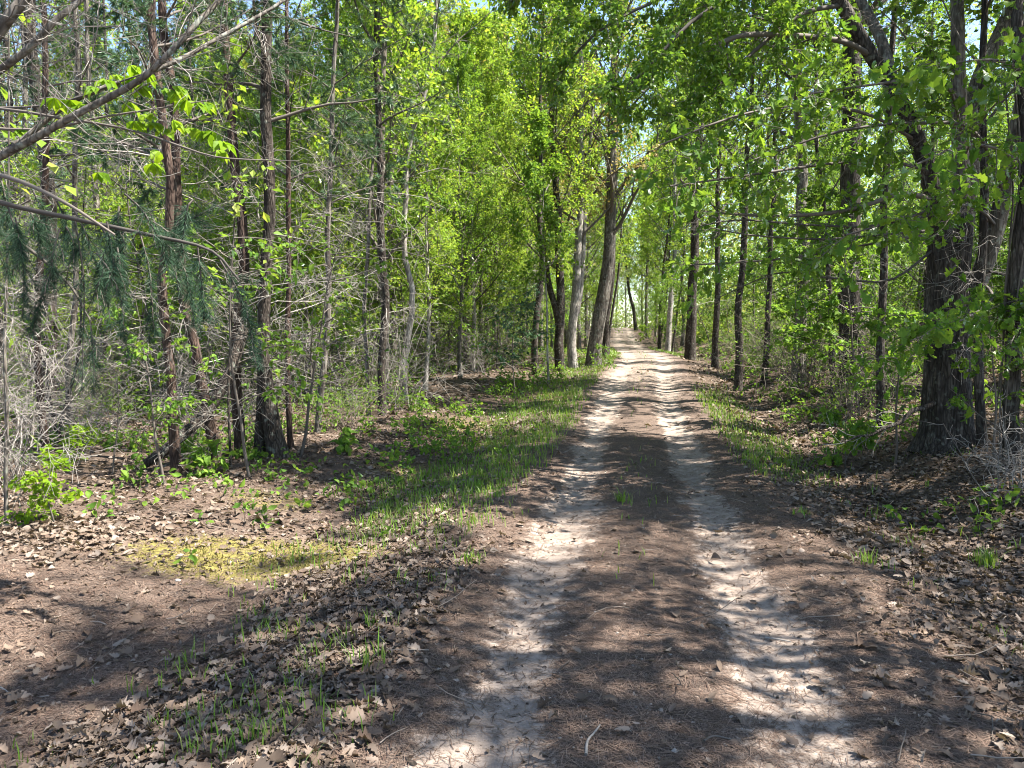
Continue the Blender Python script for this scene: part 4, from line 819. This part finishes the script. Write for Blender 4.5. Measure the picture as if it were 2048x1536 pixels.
# the wood beyond, one mass
b = Buf(); n = 460000; y = rng.uniform(50, 140, n); x = rng.uniform(-.85, .85, n) * y; sdist = np.abs(x - road_x(y)); z = rng.random(n) ** 1.5 * 24
nz = vnoise(x * .35, y * .35, z * .35, 5) * .6 + vnoise(x * 1.1, y * 1.1, z * 1.1, 6) * .4
k = (nz > .36 - .25 * (z < 5)) & ((sdist > 4.5) | ((y > 116) & (z < 14)) | ((z > 9) & (sdist > 2.5)) | ((y > 74) & (z > 6)))
x, y, z = x[k], y[k], z[k]; p = np.stack([x, y, terrain(x, y) + z], 1)
leaves(b, p, rng.normal(0, 1, p.shape), rng.normal(0, .6, p.shape) + [0, 0, 1.], rng.uniform(.25, .5, len(p)), DIAMOND)
tag(obj('distant_woods', b.mesh('distant_woods', M['far_leaf'], False)), 'the far wood closing the view in one green mass', None, None, 'stuff')

# ------------------------------------------------------------------ small things lying about
def pebble(label, u, v, s, seed):
    r = np.random.default_rng(seed); g = ground_at(u, v); b = Buf(); a = np.linspace(0, 2 * pi, 12, endpoint=False); e = np.linspace(-pi / 2, pi / 2, 7)
    A, E = np.meshgrid(a, e); V = np.stack([np.cos(A) * np.cos(E), .75 * np.sin(A) * np.cos(E), .55 * np.sin(E)], -1) * (1 + .25 * (vnoise(np.cos(A) * 2 + 5, np.sin(A) * 2 + 5, E + seed, seed) - .5))[..., None] * s
    i = np.arange(6)[:, None] * 12; c = np.arange(12)[None]; b.add(V.reshape(-1, 3), np.stack([i + c, i + (c + 1) % 12, i + 12 + (c + 1) % 12, i + 12 + c], -1).reshape(-1, 4))
    tag(obj('stone', b.mesh('stone', M['stone']), None, (g[0], g[1], g[2] + s * .25)), label, 'stone')
pebble('white stone lying in the leaf litter below the forked oak', 1851, 1028, .035, 1)
pebble('small pale stone in the litter beside a grass tuft', 1820, 1098, .025, 2)
pebble('pale pebble among the dead leaves of the clearing', 356, 1164, .02, 3)
def stick(label, pts, r0, mat='dead_twig'):
    w = np.array([px(u, v, hit(u, v)) for u, v in pts]); w[:, 2] = terrain(w[:, 0], w[:, 1]) + r0 * 1.2; b = Buf(); t = np.linspace(0, 1, len(w)); tt = np.linspace(0, 1, 12)
    w2 = np.stack([curve(t, w[:, i])(tt) for i in range(3)], 1) if len(w) > 2 else w; tubes(b, w2 - w2[0], np.linspace(r0, r0 * .6, len(w2)), 6, 0, .15, 2, True)
    tag(obj('stick', b.mesh('stick', M[mat]), None, tuple(w2[0])), label, 'stick')
stick('pale bent stick lying between the wheel tracks', [(1172, 1515), (1175, 1490), (1188, 1472), (1200, 1458)], .006)
stick('thin twig across the sandy wheel track beneath the oak side', [(1530, 1281), (1550, 1283), (1582, 1287)], .006)
stick('curved dark twig on the needles between the tracks', [(1408, 1484), (1430, 1479), (1470, 1484)], .005, 'dark_twig')
stick('pale twig on the needle bed of the clearing', [(0, 1378), (18, 1392), (34, 1412)], .005)
r = np.random.default_rng(15)
q = np.array([px(u, v, d) for u, v, d in ((1868, 806, DO - .2), (1846, 816, DO - .3), (1826, 820, DO - .4), (1800, 846, DO - .6), (1770, 855, DO - .7), (1742, 870, DO - .8), (1716, 872, DO - .9), (1690, 884, DO - 1))])
fb_ = thing('fallen_branch', 'lichen grey broken branch propped against the forked oak', 'branch', q[0])
b = Buf(); tubes(b, q - q[0], np.array([.03, .032, .027, .024, .02, .016, .012, .008]), 9, 0, .2, 4, True); obj('stem', b.mesh('stem', M['dark_bark']), fb_)
b = Buf(); b2, d2, u2 = fork((q - q[0])[None], 9, .3, 1, .8, r); B = grow(b2, d2, r.uniform(.15, .5, 9), 5, .2, .2, r); tubes(b, B, np.full((9, 5), .006) * np.linspace(1, .4, 5), 4)
b3, d3, u3 = fork(B, 4, .2, 1, .8, r); tubes(b, grow(b3, d3, r.uniform(.06, .2, len(u3)), 4, .2, .2, r), np.full((len(u3), 4), .0025), 3); obj('branchwork', b.mesh('branchwork', M['dead_twig']), fb_)
def tuft(label, u, v, n, h, seed):
    global rng; g = ground_at(u, v); b = Buf(); r = np.random.default_rng(seed); x = g[0] + r.normal(0, .05, n); y = g[1] + r.normal(0, .05, n); blades(b, x, y, r.uniform(.5, 1, n) * h, .8, .003, r)
    for k in range(len(b.v)): b.v[k] = (b.v[k] - g).astype(np.float32)
    tag(obj('grass_tuft', b.mesh('grass_tuft', M['grass']), None, tuple(g)), label, 'grass tuft')
for i, (lb, u, v, n, h) in enumerate([('large grass tuft in the litter farthest from the road', 1975, 1138, 70, .2), ('small grass tuft beside the pale stone', 1740, 1128, 36, .13), ('grass tuft alone near the wheel track', 1605, 1032, 24, .12), ('sparse grass tuft on the ridge between the tracks', 1245, 1003, 40, .15), ('upright grass tuft in the leaf litter beside the road', 520, 1495, 30, .16), ('pale grass tuft at the edge of the bright sand patch', 945, 1125, 40, .1), ('long bladed grass tuft low beside the road litter', 735, 1330, 26, .18)]): tuft(lb, u, v, n, h, 800 + i)
for o in bpy.data.objects:
    if 'used_here' in o: del o['used_here']
